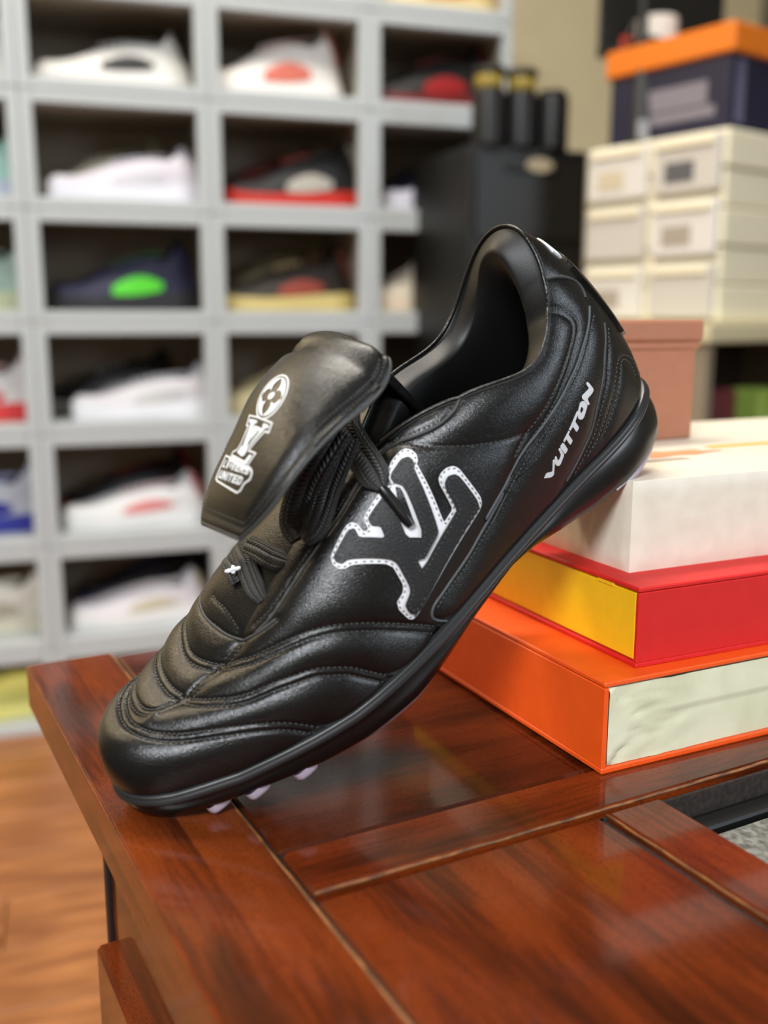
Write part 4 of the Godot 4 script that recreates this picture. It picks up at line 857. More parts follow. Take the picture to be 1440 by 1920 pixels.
func shoe_shelves() -> void:
	var frame := plastic(Color(0.73, 0.755, 0.765), 0.35)
	var shell := plastic(Color(0.74, 0.69, 0.61), 0.5)
	var places := {-1: "leftmost column", 0: "left edge column", 1: "left column", 2: "middle column", 3: "right column"}
	var heights := ["lowest", "second from the floor", "third from the floor", "fourth from the floor", "fifth from the floor", "sixth from the floor", "seventh from the floor", "highest"]
	for c in 4:
		for r in 8:
			var x0: float = COLUMNS[c]
			var x1: float = COLUMNS[c + 1]
			var y0: float = ROWS[r]
			var y1: float = ROWS[r + 1]
			var w := x1 - x0 - 0.001
			var h := y1 - y0 - 0.001
			var o := thing("shoe_box", shelf_point((x0 + x1) / 2, y0), SHELF_TURN)
			tag(o, "open fronted grey plastic shoe box, %s, %s" % [places[c], heights[r]], "shoe box", "grey plastic shoe boxes stacked as shelves")
			var b := 0.0205
			var fr := Shape.new()
			fr.box(Vector3(-w / 2 + b / 2, h / 2, -0.012), Vector3(b, h, 0.024), 0.002)
			fr.box(Vector3(w / 2 - b / 2, h / 2, -0.012), Vector3(b, h, 0.024), 0.002)
			fr.box(Vector3(0, b / 2, -0.012), Vector3(w - 2 * b, b, 0.024), 0.002)
			fr.box(Vector3(0, h - b / 2, -0.012), Vector3(w - 2 * b, b, 0.024), 0.002)
			put(fr, "frame", frame, o)
			var sh := Shape.new()
			var d := 0.34
			sh.box(Vector3(-w / 2 + 0.004, h / 2, -d / 2), Vector3(0.004, h - 0.004, d - 0.03), 0.0)
			sh.box(Vector3(w / 2 - 0.004, h / 2, -d / 2), Vector3(0.004, h - 0.004, d - 0.03), 0.0)
			sh.box(Vector3(0, h - 0.004, -d / 2), Vector3(w - 0.01, 0.004, d - 0.03), 0.0)
			sh.box(Vector3(0, h / 2, -d + 0.01), Vector3(w - 0.01, h - 0.004, 0.004), 0.0)
			put(sh, "shell", shell, o)
			sh = Shape.new()
			sh.box(Vector3(0, b - 0.003, -d / 2), Vector3(w - 0.01, 0.005, d - 0.03), 0.0)
			put(sh, "bottom", frame, o)
	for q in SHOES:
		var x: float = (COLUMNS[q[0]] + COLUMNS[q[0] + 1]) / 2 + q[3]
		var y: float = ROWS[q[1]] + 0.0205
		sneaker(shelf_point(x, y, q[2]), q[5], q[6], q[7], q[8], q[9])

func sneaker(at: Vector3, tall: float, upper: Color, sole: Color, accent: Color, label: String) -> void:
	# toe to the left, its outer side to the room
	var o := thing("sneaker", at, SHELF_TURN)
	tag(o, label, "sneaker", "sneakers in the shoe boxes")
	var place := func(p: Vector3) -> Vector3:
		return Vector3(0.128 - p.x * 0.93, 0.0, (p.z - 0.045) * 0.9) + Vector3(0, maxf(0.0, p.y) * 1.05 * (tall if p.y > 0.03 else 1.0) + (0.03 * 1.05 * (1.0 - tall) if p.y > 0.03 else 0.0), 0)
	var middle: Vector3 = place.call(Vector3(0.13, 0.05, 0))
	var rows := []
	for j in 13:
		var row := PackedVector3Array()
		for i in 72:
			row.append(place.call(last_point(i / 72.0, j / 12.0)))
		rows.append(row)
	var s := Shape.new()
	s.grid(rows, true, middle)
	put(s, "upper", plain(upper, 0.6), o)
	s = Shape.new()
	rows = []
	var ring0 := PackedVector3Array(); var ring1 := PackedVector3Array(); var ring2 := PackedVector3Array(); var ring3 := PackedVector3Array()
	for i in 72:
		var p := last_point(i / 72.0, 0.0)
		var c := Vector3(p.x, 0, p.z) - Vector3(0.13, 0, -0.003)
		var f := c.normalized() * 0.004
		ring0.append(place.call(p + Vector3(0, 0.006, 0)))
		ring1.append(place.call(p + Vector3(0, 0.004, 0) + f))
		ring2.append(place.call(Vector3(p.x, 0.004, p.z) + f * 1.2))
		ring3.append(place.call(Vector3(p.x, 0.0, p.z) + f * 0.2))
	s.grid([ring0, ring1, ring2, ring3], true, middle - Vector3(0, 0.03, 0))
	s.fan(ring3, Vector3.DOWN)
	put(s, "sole", plain(sole, 0.6), o)
	# tongue and laces over the throat
	s = Shape.new()
	rows = []
	for i in 9:
		var p := last_point(0.235 + 0.011 * i, 1.0)
		var row := PackedVector3Array()
		for j in 7:
			var z := -0.022 + 0.044 * j / 6.0
			row.append(place.call(Vector3(p.x - 0.004 * i, p.y + 0.004 + 0.0011 * i - absf(z) * 0.35, z)))
		rows.append(row)
	s.grid(rows, false, middle)
	put(s, "tongue", plain(upper.lerp(accent, 0.3), 0.7), o)
	for k in 4:
		s = Shape.new()
		var p := last_point(0.24 + 0.014 * k, 1.0)
		var path := PackedVector3Array()
		for j in 7:
			var z := -0.018 + 0.036 * j / 6.0
			path.append(place.call(Vector3(p.x - 0.003 * k, p.y + 0.0075 - absf(z) * 0.3, z)))
		s.tube(path, 0.0025, 6)
		put(s, "lace", plain(sole.lightened(0.2), 0.7), o)
	# a side flash and a heel patch in the accent colour
	for q in [["side_flash", 0.25, 0.38, 0.10, 0.48], ["heel_patch", 0.46, 0.54, 0.35, 0.95]]:
		s = Shape.new()
		rows = []
		for j in 7:
			var row := PackedVector3Array()
			for i in 9:
				var u: float = lerpf(q[1], q[2], i / 8.0)
				var v: float = lerpf(q[3], q[4], j / 6.0)
				if q[0] == "side_flash":
					v = lerpf(0.22, v, pow(sin(PI * (0.12 + 0.76 * i / 8.0)), 0.8))
				var p := last_point(u, v)
				var e := (last_point(u + 0.004, v) - last_point(u - 0.004, v)).cross(last_point(u, v + 0.02) - last_point(u, v - 0.02)).normalized()
				row.append(place.call(p - e * 0.0022))
			rows.append(row)
		s.grid(rows, false, middle)
		put(s, q[0], plain(accent if q[0] == "side_flash" or accent.g <= maxf(accent.r, accent.b) else upper.darkened(0.2), 0.6), o)

# ---------------------------------------------------------------- right side of the room
func right_side() -> void:
	# counter
	var cream := plain(Color(0.82, 0.78, 0.64), 0.5)
	var o := thing("counter", Vector3(0.500, 0, -1.535), 37.0)
	tag(o, "cream topped counter with an open dark shelf under it, right of the boot", "counter")
	var s := Shape.new()
	s.box(Vector3(0.24, 0.752, -0.145), Vector3(0.56, 0.03, 0.33), 0.003)
	put(s, "top", cream, o)
	s = Shape.new()
	s.box(Vector3(0.24, 0.40, -0.28), Vector3(0.50, 0.66, 0.02), 0.0)
	put(s, "back", plain(Color(0.25, 0.21, 0.17), 0.8), o)
	for x in [-0.02, 0.50]:
		s = Shape.new()
		s.box(Vector3(x, 0.37, -0.14), Vector3(0.02, 0.735, 0.30), 0.002)
		put(s, "side", plain(Color(0.55, 0.50, 0.42), 0.6), o)
	s = Shape.new()
	s.box(Vector3(0.24, 0.50, -0.14), Vector3(0.50, 0.02, 0.28), 0.002)
	put(s, "shelf", plain(Color(0.35, 0.32, 0.28), 0.7), o)
	var items := [["bag", Vector3(0.10, 0.51, -0.09), Vector3(0.07, 0.15, 0.10), Color(0.42, 0.17, 0.19), "maroon bag on the shelf beneath the counter, right of the terracotta box", "bag"],
		["carton", Vector3(0.055, 0.51, -0.02), Vector3(0.08, 0.10, 0.05), Color(0.12, 0.22, 0.10), "dark green carton on the shelf beneath the counter", "carton"],
		["carton", Vector3(0.175, 0.51, -0.03), Vector3(0.09, 0.15, 0.07), Color(0.55, 0.66, 0.28), "lime green carton at the right edge of the picture, beneath the counter", "carton"]]
	for q in items:
		var it := thing(q[0], o.transform * (q[1] as Vector3), 37.0)
		tag(it, q[4], q[5])
		s = Shape.new()
		s.box(Vector3(0, q[2].y / 2, 0), q[2], 0.006)
		put(s, "body", plain(q[3], 0.6), it)
		s = Shape.new()
		if q[0] == "bag":
			var path := PackedVector3Array()
			for k in 13:
				var w := PI * k / 12
				path.append(Vector3(-0.02 * cos(w), q[2].y + 0.03 * sin(w), 0))
			s.tube(path, 0.003, 6)
			put(s, "handle", plain(q[3].darkened(0.3), 0.6), it)
		else:
			s.box(Vector3(0, q[2].y * 0.55, q[2].z / 2 + 0.0006), Vector3(q[2].x * 0.6, q[2].y * 0.3, 0.001), 0.0)
			put(s, "paper_label", plain(q[3].lightened(0.35), 0.6), it)

	# drawer tower: two columns and three rows of milky drawers
	var t := thing("drawer_unit", Vector3(0.511, 0.7675, -1.555), 37.0)
	tag(t, "cream white plastic drawer unit with six milky drawers on the counter", "drawer unit")
	var body := plastic(Color(0.95, 0.92, 0.81), 0.4)
	s = Shape.new()
	var tw := 0.34
	var td := 0.27
	var th := 0.285
	# the drawer fronts look along -x (to the left), the banded side along +z
	for band in 5:
		var ys := th * band / 5.0
		s.box(Vector3(tw / 2, ys + th / 10.0, -td / 2), Vector3(tw - (0.004 if band % 2 else 0.0), th / 5.0 - 0.002, td - (0.004 if band % 2 else 0.0)), 0.003)
	put(s, "body", body, t)
	for r in 3:
		for c in 2:
			var dz := -td * (0.25 + 0.5 * c)
			var dy := th * (r + 0.5) / 3.0
			s = Shape.new()
			s.box(Vector3(-0.006, dy, dz), Vector3(0.012, th / 3.0 - 0.012, td / 2 - 0.014), 0.003)
			var dr := put(s, "drawer", plastic([Color(0.80, 0.785, 0.755), Color(0.87, 0.86, 0.84)][(r + c) % 2], 0.3), t)
			s = Shape.new()
			s.box(Vector3(-0.014, dy + th / 6.0 - 0.016, dz), Vector3(0.006, 0.012, td / 2 - 0.03), 0.002)
			put(s, "handle", body, dr)
			if (r + c) % 2 == 1 or r == 2:
				s = Shape.new()
				s.box(Vector3(-0.0126, dy - 0.010, dz - 0.01), Vector3(0.001, 0.03, td / 5), 0.0)
				put(s, "contents", plain([Color(0.66, 0.62, 0.57), Color(0.36, 0.36, 0.37), Color(0.80, 0.76, 0.66)][r if c else (r + 2) % 3], 0.6), dr)

	# navy shoe carton with an orange lid on the tower
	var n := thing("shoe_carton", Vector3(0.517, 1.0535, -1.565), 37.0)
	tag(n, "navy blue shoe carton with an orange lid on top of the drawer unit", "carton")
	s = Shape.new()
	s.box(Vector3(0.16, 0.055, -0.125), Vector3(0.31, 0.11, 0.23), 0.002)
	put(s, "body", card(Color(0.09, 0.09, 0.20), 0.5, 33), n)
	s = Shape.new()
	s.box(Vector3(0.16, 0.128, -0.125), Vector3(0.325, 0.042, 0.245), 0.003)
	put(s, "lid", card(Color(0.90, 0.47, 0.06), 0.5, 34), n)
	s = Shape.new()
	s.box(Vector3(0.0045, 0.058, -0.11), Vector3(0.001, 0.034, 0.12), 0.0)
	put(s, "pale_label", plain(Color(0.50, 0.48, 0.52), 0.6), n)
	s = Shape.new()
	s.box(Vector3(0.0045, 0.030, -0.10), Vector3(0.001, 0.016, 0.13), 0.0)
	put(s, "pale_label", plain(Color(0.50, 0.48, 0.52), 0.6), n)
	s = Shape.new()
	s.box(Vector3(0.03, 0.055, -0.0095), Vector3(0.02, 0.09, 0.001), 0.0)
	put(s, "pale_label", plain(Color(0.4, 0.4, 0.5), 0.6), n)

	# black bag left of the carton
	var bg := thing("pouch", Vector3(0.432, 1.0535, -1.715), 20.0)
	tag(bg, "small black pouch on the drawer unit, left of the navy carton", "pouch")
	s = Shape.new()
	var rows := []
	for j in 12:
		var row := PackedVector3Array()
		var q := j / 11.0
		for i in 20:
			var w := TAU * i / 20
			row.append(Vector3(0.036 * cos(w) * (1.0 - 0.45 * pow(q, 2.0)), 0.145 * q, 0.024 * sin(w) * (1.0 - 0.75 * pow(q, 1.5))))
		rows.append(row)
	s.grid(rows, true, Vector3(0, 0.07, 0))
	s.fan(rows[0], Vector3.DOWN); s.fan(rows[11], Vector3.UP)
	put(s, "body", plain(Color(0.13, 0.13, 0.135), 0.5), bg)
	s = Shape.new()
	s.box(Vector3(-0.026, 0.016, 0.022), Vector3(0.02, 0.03, 0.004), 0.001)
	put(s, "tag", plain(Color(0.62, 0.62, 0.64), 0.5), bg)

	# rack above with a white roll, on its black post
	var k := thing("wall_rack", Vector3(0.435, 0, -1.80), 37.0)
	tag(k, "black wall rack with a tall thin post above the drawer unit", "rack")
	s = Shape.new()
	s.tube(PackedVector3Array([Vector3(0, 1.055, 0), Vector3(0, 1.3, 0), Vector3(0, 1.75, 0)]), 0.008, 12)
	put(s, "post", plain(Color(0.04, 0.04, 0.04), 0.4), k)
	s = Shape.new()
	s.box(Vector3(0.20, 1.238, -0.06), Vector3(0.36, 0.014, 0.12), 0.002)
	put(s, "shelf", plain(Color(0.06, 0.06, 0.06), 0.4), k)
	s = Shape.new()
	s.box(Vector3(0.20, 1.33, -0.115), Vector3(0.36, 0.17, 0.006), 0.002)
	put(s, "back", plain(Color(0.10, 0.10, 0.10), 0.5), k)
	var roll := thing("tape_roll", k.transform * Vector3(0.10, 1.2455, -0.05), 37.0)
	tag(roll, "white roll standing on the black rack at the top of the picture", "roll")
	s = Shape.new()
	s.lathe(PackedVector2Array([Vector2(0.010, 0), Vector2(0.034, 0), Vector2(0.036, 0.003), Vector2(0.036, 0.045), Vector2(0.034, 0.048), Vector2(0.012, 0.048), Vector2(0.010, 0.045), Vector2(0.010, 0)]))
	put(s, "body", plain(Color(0.88, 0.87, 0.85), 0.5), roll)
	s = Shape.new()
	s.lathe(PackedVector2Array([Vector2(0.0101, 0.001), Vector2(0.0095, 0.024), Vector2(0.0101, 0.047)]))
	put(s, "core", plain(Color(0.5, 0.4, 0.3), 0.7), roll)
	var red := thing("hanging_tag", Vector3(0.424, 1.215, -1.86), 20.0)
	tag(red, "small red tag hanging beside the black post", "tag")
	s = Shape.new()
	s.box(Vector3(0, 0.02, 0), Vector3(0.026, 0.036, 0.004), 0.001)
	put(s, "card", plain(Color(0.72, 0.22, 0.15), 0.5), red)
	s = Shape.new()
	s.tube(PackedVector3Array([Vector3(0, 0.037, 0), Vector3(0.004, 0.06, 0.01), Vector3(0.012, 0.065, 0.045)]), 0.0008, 5)
	put(s, "string", plain(Color(0.7, 0.7, 0.66), 0.7), red)

	# black cabinet with three canisters
	var cb := thing("cabinet", Vector3(0.255, 0, -1.83), 20.0)
	tag(cb, "black cabinet with drawers between the shoe boxes and the white drawer unit", "cabinet")
	var black := plastic(Color(0.045, 0.043, 0.04), 0.45)
	s = Shape.new()
	s.box(Vector3(0, 0.5325, -0.13), Vector3(0.235, 1.065, 0.26), 0.004)
	put(s, "body", black, cb)
	for j in 4:
		s = Shape.new()
		s.box(Vector3(0, 0.98 - j * 0.16, 0.003), Vector3(0.21, 0.14, 0.008), 0.002)
		var dr := put(s, "drawer", plastic(Color(0.065, 0.062, 0.058), 0.4), cb)
		s = Shape.new()
		s.box(Vector3(0, 1.03 - j * 0.16, 0.010), Vector3(0.10, 0.012, 0.008), 0.002)
		put(s, "handle", black, dr)
	s = Shape.new()
	var oval := PackedVector3Array()
	for j in 20:
		oval.append(Vector3(0.012 + 0.027 * cos(TAU * j / 20), 1.035 + 0.012 * sin(TAU * j / 20), 0.0152))
	s.fan(oval, Vector3.BACK)
	put(s, "pale_label", plain(Color(0.62, 0.57, 0.47), 0.5), cb)
	var can_names := ["black ribbed canister with a yellow band, nearest the shoe boxes", "black ribbed canister with a yellow band, middle one on the black cabinet", "plain black ribbed canister, nearest the white drawer unit"]
	for j in 3:
		var c := thing("canister", cb.transform * Vector3(-0.072 + 0.062 * j, 1.065, -0.02), 20.0)
		tag(c, can_names[j], "canister", "canisters on the black cabinet")
		s = Shape.new()
		s.lathe(PackedVector2Array([Vector2(0.0, 0), Vector2(0.027, 0), Vector2(0.029, 0.004), Vector2(0.029, 0.088), Vector2(0.026, 0.094), Vector2(0.0, 0.094)]))
		put(s, "body", plastic(Color(0.075, 0.075, 0.078), 0.4), c)
		s = Shape.new()
		if j < 2:
			s.lathe(PackedVector2Array([Vector2(0.0, 0.0945), Vector2(0.025, 0.0945), Vector2(0.025, 0.118), Vector2(0.0, 0.118)]))
			put(s, "yellow_band", plastic(Color(0.58, 0.50, 0.20), 0.5), c)
			s = Shape.new()
			s.lathe(PackedVector2Array([Vector2(0.0, 0.1185), Vector2(0.028, 0.1185), Vector2(0.029, 0.122), Vector2(0.027, 0.130), Vector2(0.0, 0.131)]))
		else:
			s.lathe(PackedVector2Array([Vector2(0.0, 0.0945), Vector2(0.024, 0.0945), Vector2(0.023, 0.1), Vector2(0.0, 0.101)]))
		put(s, "lid", plastic(Color(0.06, 0.06, 0.06), 0.4), c)

# ---------------------------------------------------------------- the boot
# The last is a closed loop of profiles: u runs from the toe tip along the outer side to the heel and back along the inner side, v from the sole edge up.
const SOLE_EDGE := [[-1.0, 0.031], [0.0, 0.031], [0.05, 0.029], [0.10, 0.025], [0.15, 0.021], [0.20, 0.019], [0.25, 0.021], [0.275, 0.026], [0.292, 0.031], [1.0, 0.031]]
const PLATE_LOW := [[-1.0, 0.012], [-0.02, 0.0110], [-0.005, 0.0078], [0.03, 0.0066], [0.05, 0.0080], [0.07, 0.0115], [0.085, 0.0152], [0.10, 0.0165], [0.13, 0.0115], [0.15, 0.0060], [0.165, 0.0030], [0.19, 0.0030], [0.21, 0.0045], [0.23, 0.0070], [0.25, 0.0095], [0.268, 0.0135], [0.285, 0.0180], [1.0, 0.0180]]

func pick(table_: Array, x: float) -> float:
	for k in table_.size() - 1:
		if x <= table_[k + 1][0]:
			return lerpf(table_[k][1], table_[k + 1][1], clampf((x - table_[k][0]) / (table_[k + 1][0] - table_[k][0]), 0.0, 1.0))
	return table_[table_.size() - 1][1]

func sole_edge(x: float) -> float:
	return 0.95 * pick(SOLE_EDGE, x * 0.292 / 0.278)

func last_row(u: float) -> PackedFloat64Array:
	u = fposmod(u, 1.0)
	var n := LAST.size()
	var t := u * n
	var i := int(floor(t))
	var f := t - i
	var w := [pow(1 - f, 3) / 6.0, (3 * f * f * f - 6 * f * f + 4) / 6.0, (-3 * f * f * f + 3 * f * f + 3 * f + 1) / 6.0, f * f * f / 6.0]
	var r := PackedFloat64Array()
	r.resize(10)
	for j in 4:
		var k: int = i - 1 + j
		var row: Array = LAST[posmod(k, n)]
		for c in 10:
			r[c] += w[j] * row[c]
		r[9] += w[j] * TAU * floorf(float(k) / n)
	return r

func last_ends(u: float) -> PackedVector3Array:
	var q := last_row(u)
	var b := Vector3(q[0], sole_edge(q[0]), q[1])
	var t := Vector3(q[2], q[3], q[4])
	var out := Vector3(cos(q[9]), 0, sin(q[9]))
	return PackedVector3Array([b, b + out * q[5] + Vector3(0, q[6], 0), t + out * q[7] + Vector3(0, q[8], 0), t])

func last_point(u: float, v: float) -> Vector3:
	var e := last_ends(u)
	return e[0].bezier_interpolate(e[1], e[2], e[3], clampf(v, 0.0, 1.0))

const NU := 840
const NV := 150
var skin := PackedVector3Array()       # the upper's surface, NV + 1 points for each u
var skin_n := PackedVector3Array()

func at_skin(i: int, j: int) -> int:
	return posmod(i, NU) * (NV + 1) + clampi(j, 0, NV)

func skin_normals() -> void:
	skin_n.resize(skin.size())
	for i in NU:
		for j in NV + 1:
			var du := skin[at_skin(i + 1, j)] - skin[at_skin(i - 1, j)]
			var dv := skin[at_skin(i, j + 1)] - skin[at_skin(i, j - 1)]
			skin_n[at_skin(i, j)] = -du.cross(dv).normalized()
	for i in range(0, NU / 4):      # both sides meet on the ridge
		var a := at_skin(i, NV)
		var b := at_skin(NU - i, NV)
		var m := (skin_n[at_skin(i, NV - 2)] + skin_n[at_skin(NU - i, NV - 2)]).normalized()
		skin_n[a] = m; skin_n[b] = m
		skin[a] = (skin[a] + skin[b]) / 2.0
		skin[b] = skin[a]

func on_skin(u: float, v: float, h := 0.0) -> Vector3:
	var a := fposmod(u, 1.0) * NU
	var b := clampf(v, 0.0, 1.0) * NV
	var i := int(a)
	var j := mini(int(b), NV - 1)
	var x := a - i
	var y := b - j
	var k := [at_skin(i, j), at_skin(i + 1, j), at_skin(i, j + 1), at_skin(i + 1, j + 1)]
	var w := [(1 - x) * (1 - y), x * (1 - y), (1 - x) * y, x * y]
	var p := Vector3()
	var m := Vector3()
	for c in 4:
		p += skin[k[c]] * w[c]
		m += skin_n[k[c]] * w[c]
	return p + m.normalized() * h

func smooth_curve(raw: PackedVector2Array, step: float) -> PackedVector2Array:
	# even steps (in metres) over the skin; where a seam crosses the ridge, u jumps to the other side
	var out := PackedVector2Array([raw[0]])
	var last := on_skin(raw[0].x, raw[0].y)
	var run := 0.0
	for i in range(1, raw.size()):
		var jump := raw[i].x - raw[i - 1].x
		jump -= roundf(jump)
		for m in 6:
			var f := (m + 1) / 6.0
			var q := Vector2(raw[i - 1].x + jump * f, lerpf(raw[i - 1].y, raw[i].y, f))
			if absf(jump) > 0.1:
				q = raw[i - 1] if f < 0.5 else raw[i]
			var p := on_skin(q.x, q.y)
			run += p.distance_to(last)
			last = p
			if run >= step:
				out.append(q)
				run = fmod(run, step)
	return out

func pairs(a: Array) -> PackedVector2Array:
	var r := PackedVector2Array()
	for k in range(0, a.size(), 2):
		r.append(Vector2(a[k], a[k + 1]))
	return r

# each seam's narrow depth and width, broad depth and width, and how far off its line the narrow groove runs: all in millimetres
const PRESS := {
	"wave_1": [0.65, 0.75, 1.5, 5.5, 1.5], "wave_2": [0.65, 0.75, 1.5, 5.5, 1.5], "wave_3": [0.65, 0.75, 1.35, 5.0, 1.5], "centre_seam": [0.6, 0.75, 0.9, 4.0, 1.5],
	"throat_edge": [0.7, 0.9, 0.6, 4.5, 0.0], "throat_stitch": [0.3, 0.7, 0.2, 2.5, 0.0], "throat_patch_stitch": [0.3, 0.8, 0.3, 3.0, 0.0], "throat_patch_edge_stitch": [0.25, 0.8, 0, 2.0, 0.0],
	"quarter_edge": [0.5, 0.9, 0.7, 5.0, 0.0], "quarter_stitch": [0.3, 0.8, 0.3, 3.0, 0.0], "collar_stitch_outer": [0.35, 0.9, 0.6, 4.0, 0.0], "collar_stitch_inner": [0.35, 0.9, 0.6, 4.0, 0.0],
	"ankle_stitch": [0.5, 1.0, 1.2, 6.0, 0.0], "ankle_edge": [0.6, 0.9, 0.5, 4.0, 0.0], "ankle_edge_stitch": [0.25, 0.8, 0, 2.0, 0.0],
	"tab_edge": [0.5, 0.9, 0.4, 3.0, 0.0], "counter_edge": [0.5, 0.9, 0.6, 4.0, 0.0], "counter_stitch": [0.3, 0.8, 0.3, 3.0, 0.0],
	"heel_arch_outer": [0.35, 0.8, 0.3, 3.0, 0.0], "heel_arch_inner": [0.35, 0.8, 0.5, 3.0, 0.0]}

func shape_skin() -> void:
	skin.resize(NU * (NV + 1))
	for i in NU:
		var e := last_ends(float(i) / NU)
		for j in NV + 1:
			skin[i * (NV + 1) + j] = e[0].bezier_interpolate(e[1], e[2], e[3], float(j) / NV)
	skin_normals()
	# every seam presses the leather in; the panels between them stay full
	var press := PackedFloat32Array()
	press.resize(skin.size())
	var bins := {}
	var side := 0.004
	for a in skin.size():
		var c := Vector3i((skin[a] / side).floor())
		if not bins.has(c):
			bins[c] = PackedInt32Array()
		bins[c].append(a)
	for called in PRESS:
		var k: Array = PRESS[called]
		var reach: float = maxf(k[1], k[3]) * 2.0 * 0.001
		var cells := int(ceil(reach / side))
		var near := {}
		for q in smooth_curve(pairs(SEAMS[called]), 0.0011):
			var p := on_skin(q.x, q.y)
			var c := Vector3i((p / side).floor())
			for dx in range(-cells, cells + 1):
				for dy in range(-cells, cells + 1):
					for dz in range(-cells, cells + 1):
						for a in bins.get(c + Vector3i(dx, dy, dz), PackedInt32Array()):
							var d := skin[a].distance_squared_to(p)
							if d < reach * reach and d < near.get(a, 1.0):
								near[a] = d
		for a in near:
			var d: float = sqrt(near[a]) * 1000.0
			press[a] += k[0] * exp(-pow((d - k[4]) / k[1], 2.0)) + (k[2] * exp(-pow(d / k[3], 2.0)) if k[3] > 0.0 else 0.0)
	var moved := skin.duplicate()
	for i in NU:
		for j in NV + 1:
			var a := at_skin(i, j)
			var full := 1.1 * smoothstep(0.0, 0.10, float(j) / NV)
			moved[a] = skin[a] + skin_n[a] * (full - minf(press[a], 3.0)) * 0.001
	skin = moved
	skin_normals()

func stitches(s: Shape, path: PackedVector3Array, normals: PackedVector3Array, long: float, thick: float) -> void:
	# one small rounded bar at each point of the path, lying along it
	for i in range(0, path.size() - 1):
		var tg := (path[i + 1] - path[i]).normalized()
		var up := normals[i]
		var side := tg.cross(up).normalized()
		var c := path[i]
		var rows := []
		for k in 4:
			var x: float = [-0.5, -0.3, 0.3, 0.5][k] * long
			var r: float = [0.35, 1.0, 1.0, 0.35][k] * thick
			var dip: float = [-0.6, 0.1, 0.1, -0.6][k] * thick
			var row := PackedVector3Array()
			for a in 6:
				row.append(c + tg * x + side * cos(TAU * a / 6) * r + up * (sin(TAU * a / 6) * r + dip))
			rows.append(row)
		s.grid(rows, true, c)

func seam_stitches(s: Shape, called: String, pitch: float, aside := 0.0) -> void:
	var c := smooth_curve(pairs(SEAMS[called]), pitch)
	var path := PackedVector3Array()
	var nn := PackedVector3Array()
	for i in c.size():
		var p := on_skin(c[i].x, c[i].y, 0.0)
		var up := (on_skin(c[i].x, c[i].y, 0.001) - p).normalized()
		if aside != 0.0:
			var a := on_skin(c[maxi(i - 1, 0)].x, c[maxi(i - 1, 0)].y)
			var b := on_skin(c[mini(i + 1, c.size() - 1)].x, c[mini(i + 1, c.size() - 1)].y)
			p += (b - a).normalized().cross(up).normalized() * aside - up * 0.0003
		path.append(p + up * 0.00012)
		nn.append(up)
	stitches(s, path, nn, pitch * 0.66, 0.00030)

func seam_cord(s: Shape, called: String, r: float, lift := 0.0) -> void:
	var c := smooth_curve(pairs(SEAMS[called]), 0.0012)
	var path := PackedVector3Array()
	for q in c:
		path.append(on_skin(q.x, q.y, lift))
	s.tube(path, r, 6)

func conform(s: Shape, outer: PackedVector2Array, holes: Array, place: Callable, cell: Vector2, low: float, high: float) -> void:
	# a sheet cut to the outline and laid on a curved surface: place(point, height)
	var k := 1000.0
	var big := PackedVector2Array()
	for p in outer:
		big.append(p / cell * k)
	var cut := []
	for h in holes:
		var b := PackedVector2Array()
		for p in h:
			b.append(p / cell * k)
		cut.append(b)
	var lo := big[0]
	var hi := big[0]
	for p in big:
		lo = lo.min(p); hi = hi.max(p)
	for gx in range(int(floor(lo.x / k)), int(floor(hi.x / k)) + 1):
		for gy in range(int(floor(lo.y / k)), int(floor(hi.y / k)) + 1):
			var sq := PackedVector2Array([Vector2(gx, gy) * k, Vector2(gx + 1, gy) * k, Vector2(gx + 1, gy + 1) * k, Vector2(gx, gy + 1) * k])
			var pieces := Geometry2D.intersect_polygons(sq, big)
			for h in cut:
				var left := []
				for q in pieces:
					left.append_array(Geometry2D.clip_polygons(q, h))
				pieces.assign(left)
			for q in pieces:
				if Geometry2D.is_polygon_clockwise(q) and q.size() > 2 and false:
					continue
				var tri := Geometry2D.triangulate_polygon(q)
				for t in range(0, tri.size(), 3):
					var a: Vector3 = place.call(q[tri[t]] / k * cell, high)
					var b: Vector3 = place.call(q[tri[t + 1]] / k * cell, high)
					var c: Vector3 = place.call(q[tri[t + 2]] / k * cell, high)
					var up: Vector3 = (place.call(q[tri[t]] / k * cell, high + 0.001) as Vector3) - a
					if (c - a).cross(b - a).dot(up) < 0.0:
						s.flat(a, c, b)
					else:
						s.flat(a, b, c)
	var rims := [outer]
	rims.append_array(holes)
	for r in rims:
		for i in r.size():
			var p: Vector2 = r[i]
			var q: Vector2 = r[(i + 1) % r.size()]
			var parts := maxi(1, int(ceil(((q - p) / cell).length() * 1.5)))
			for m in parts:
				var x := p.lerp(q, float(m) / parts)
				var y := p.lerp(q, float(m + 1) / parts)
				var a: Vector3 = place.call(x, high); var b: Vector3 = place.call(y, high)
				var c: Vector3 = place.call(y, low); var d: Vector3 = place.call(x, low)
				s.flat(a, b, c); s.flat(a, c, d)

func rounded(c: PackedVector2Array, times := 1, share := 0.14) -> PackedVector2Array:
	# corner cutting
	for _k in times:
		var r := PackedVector2Array()
		for i in c.size():
			var a := c[i]
			var b := c[(i + 1) % c.size()]
			r.append(a.lerp(b, share)); r.append(a.lerp(b, 1.0 - share))
		c = r
	return c

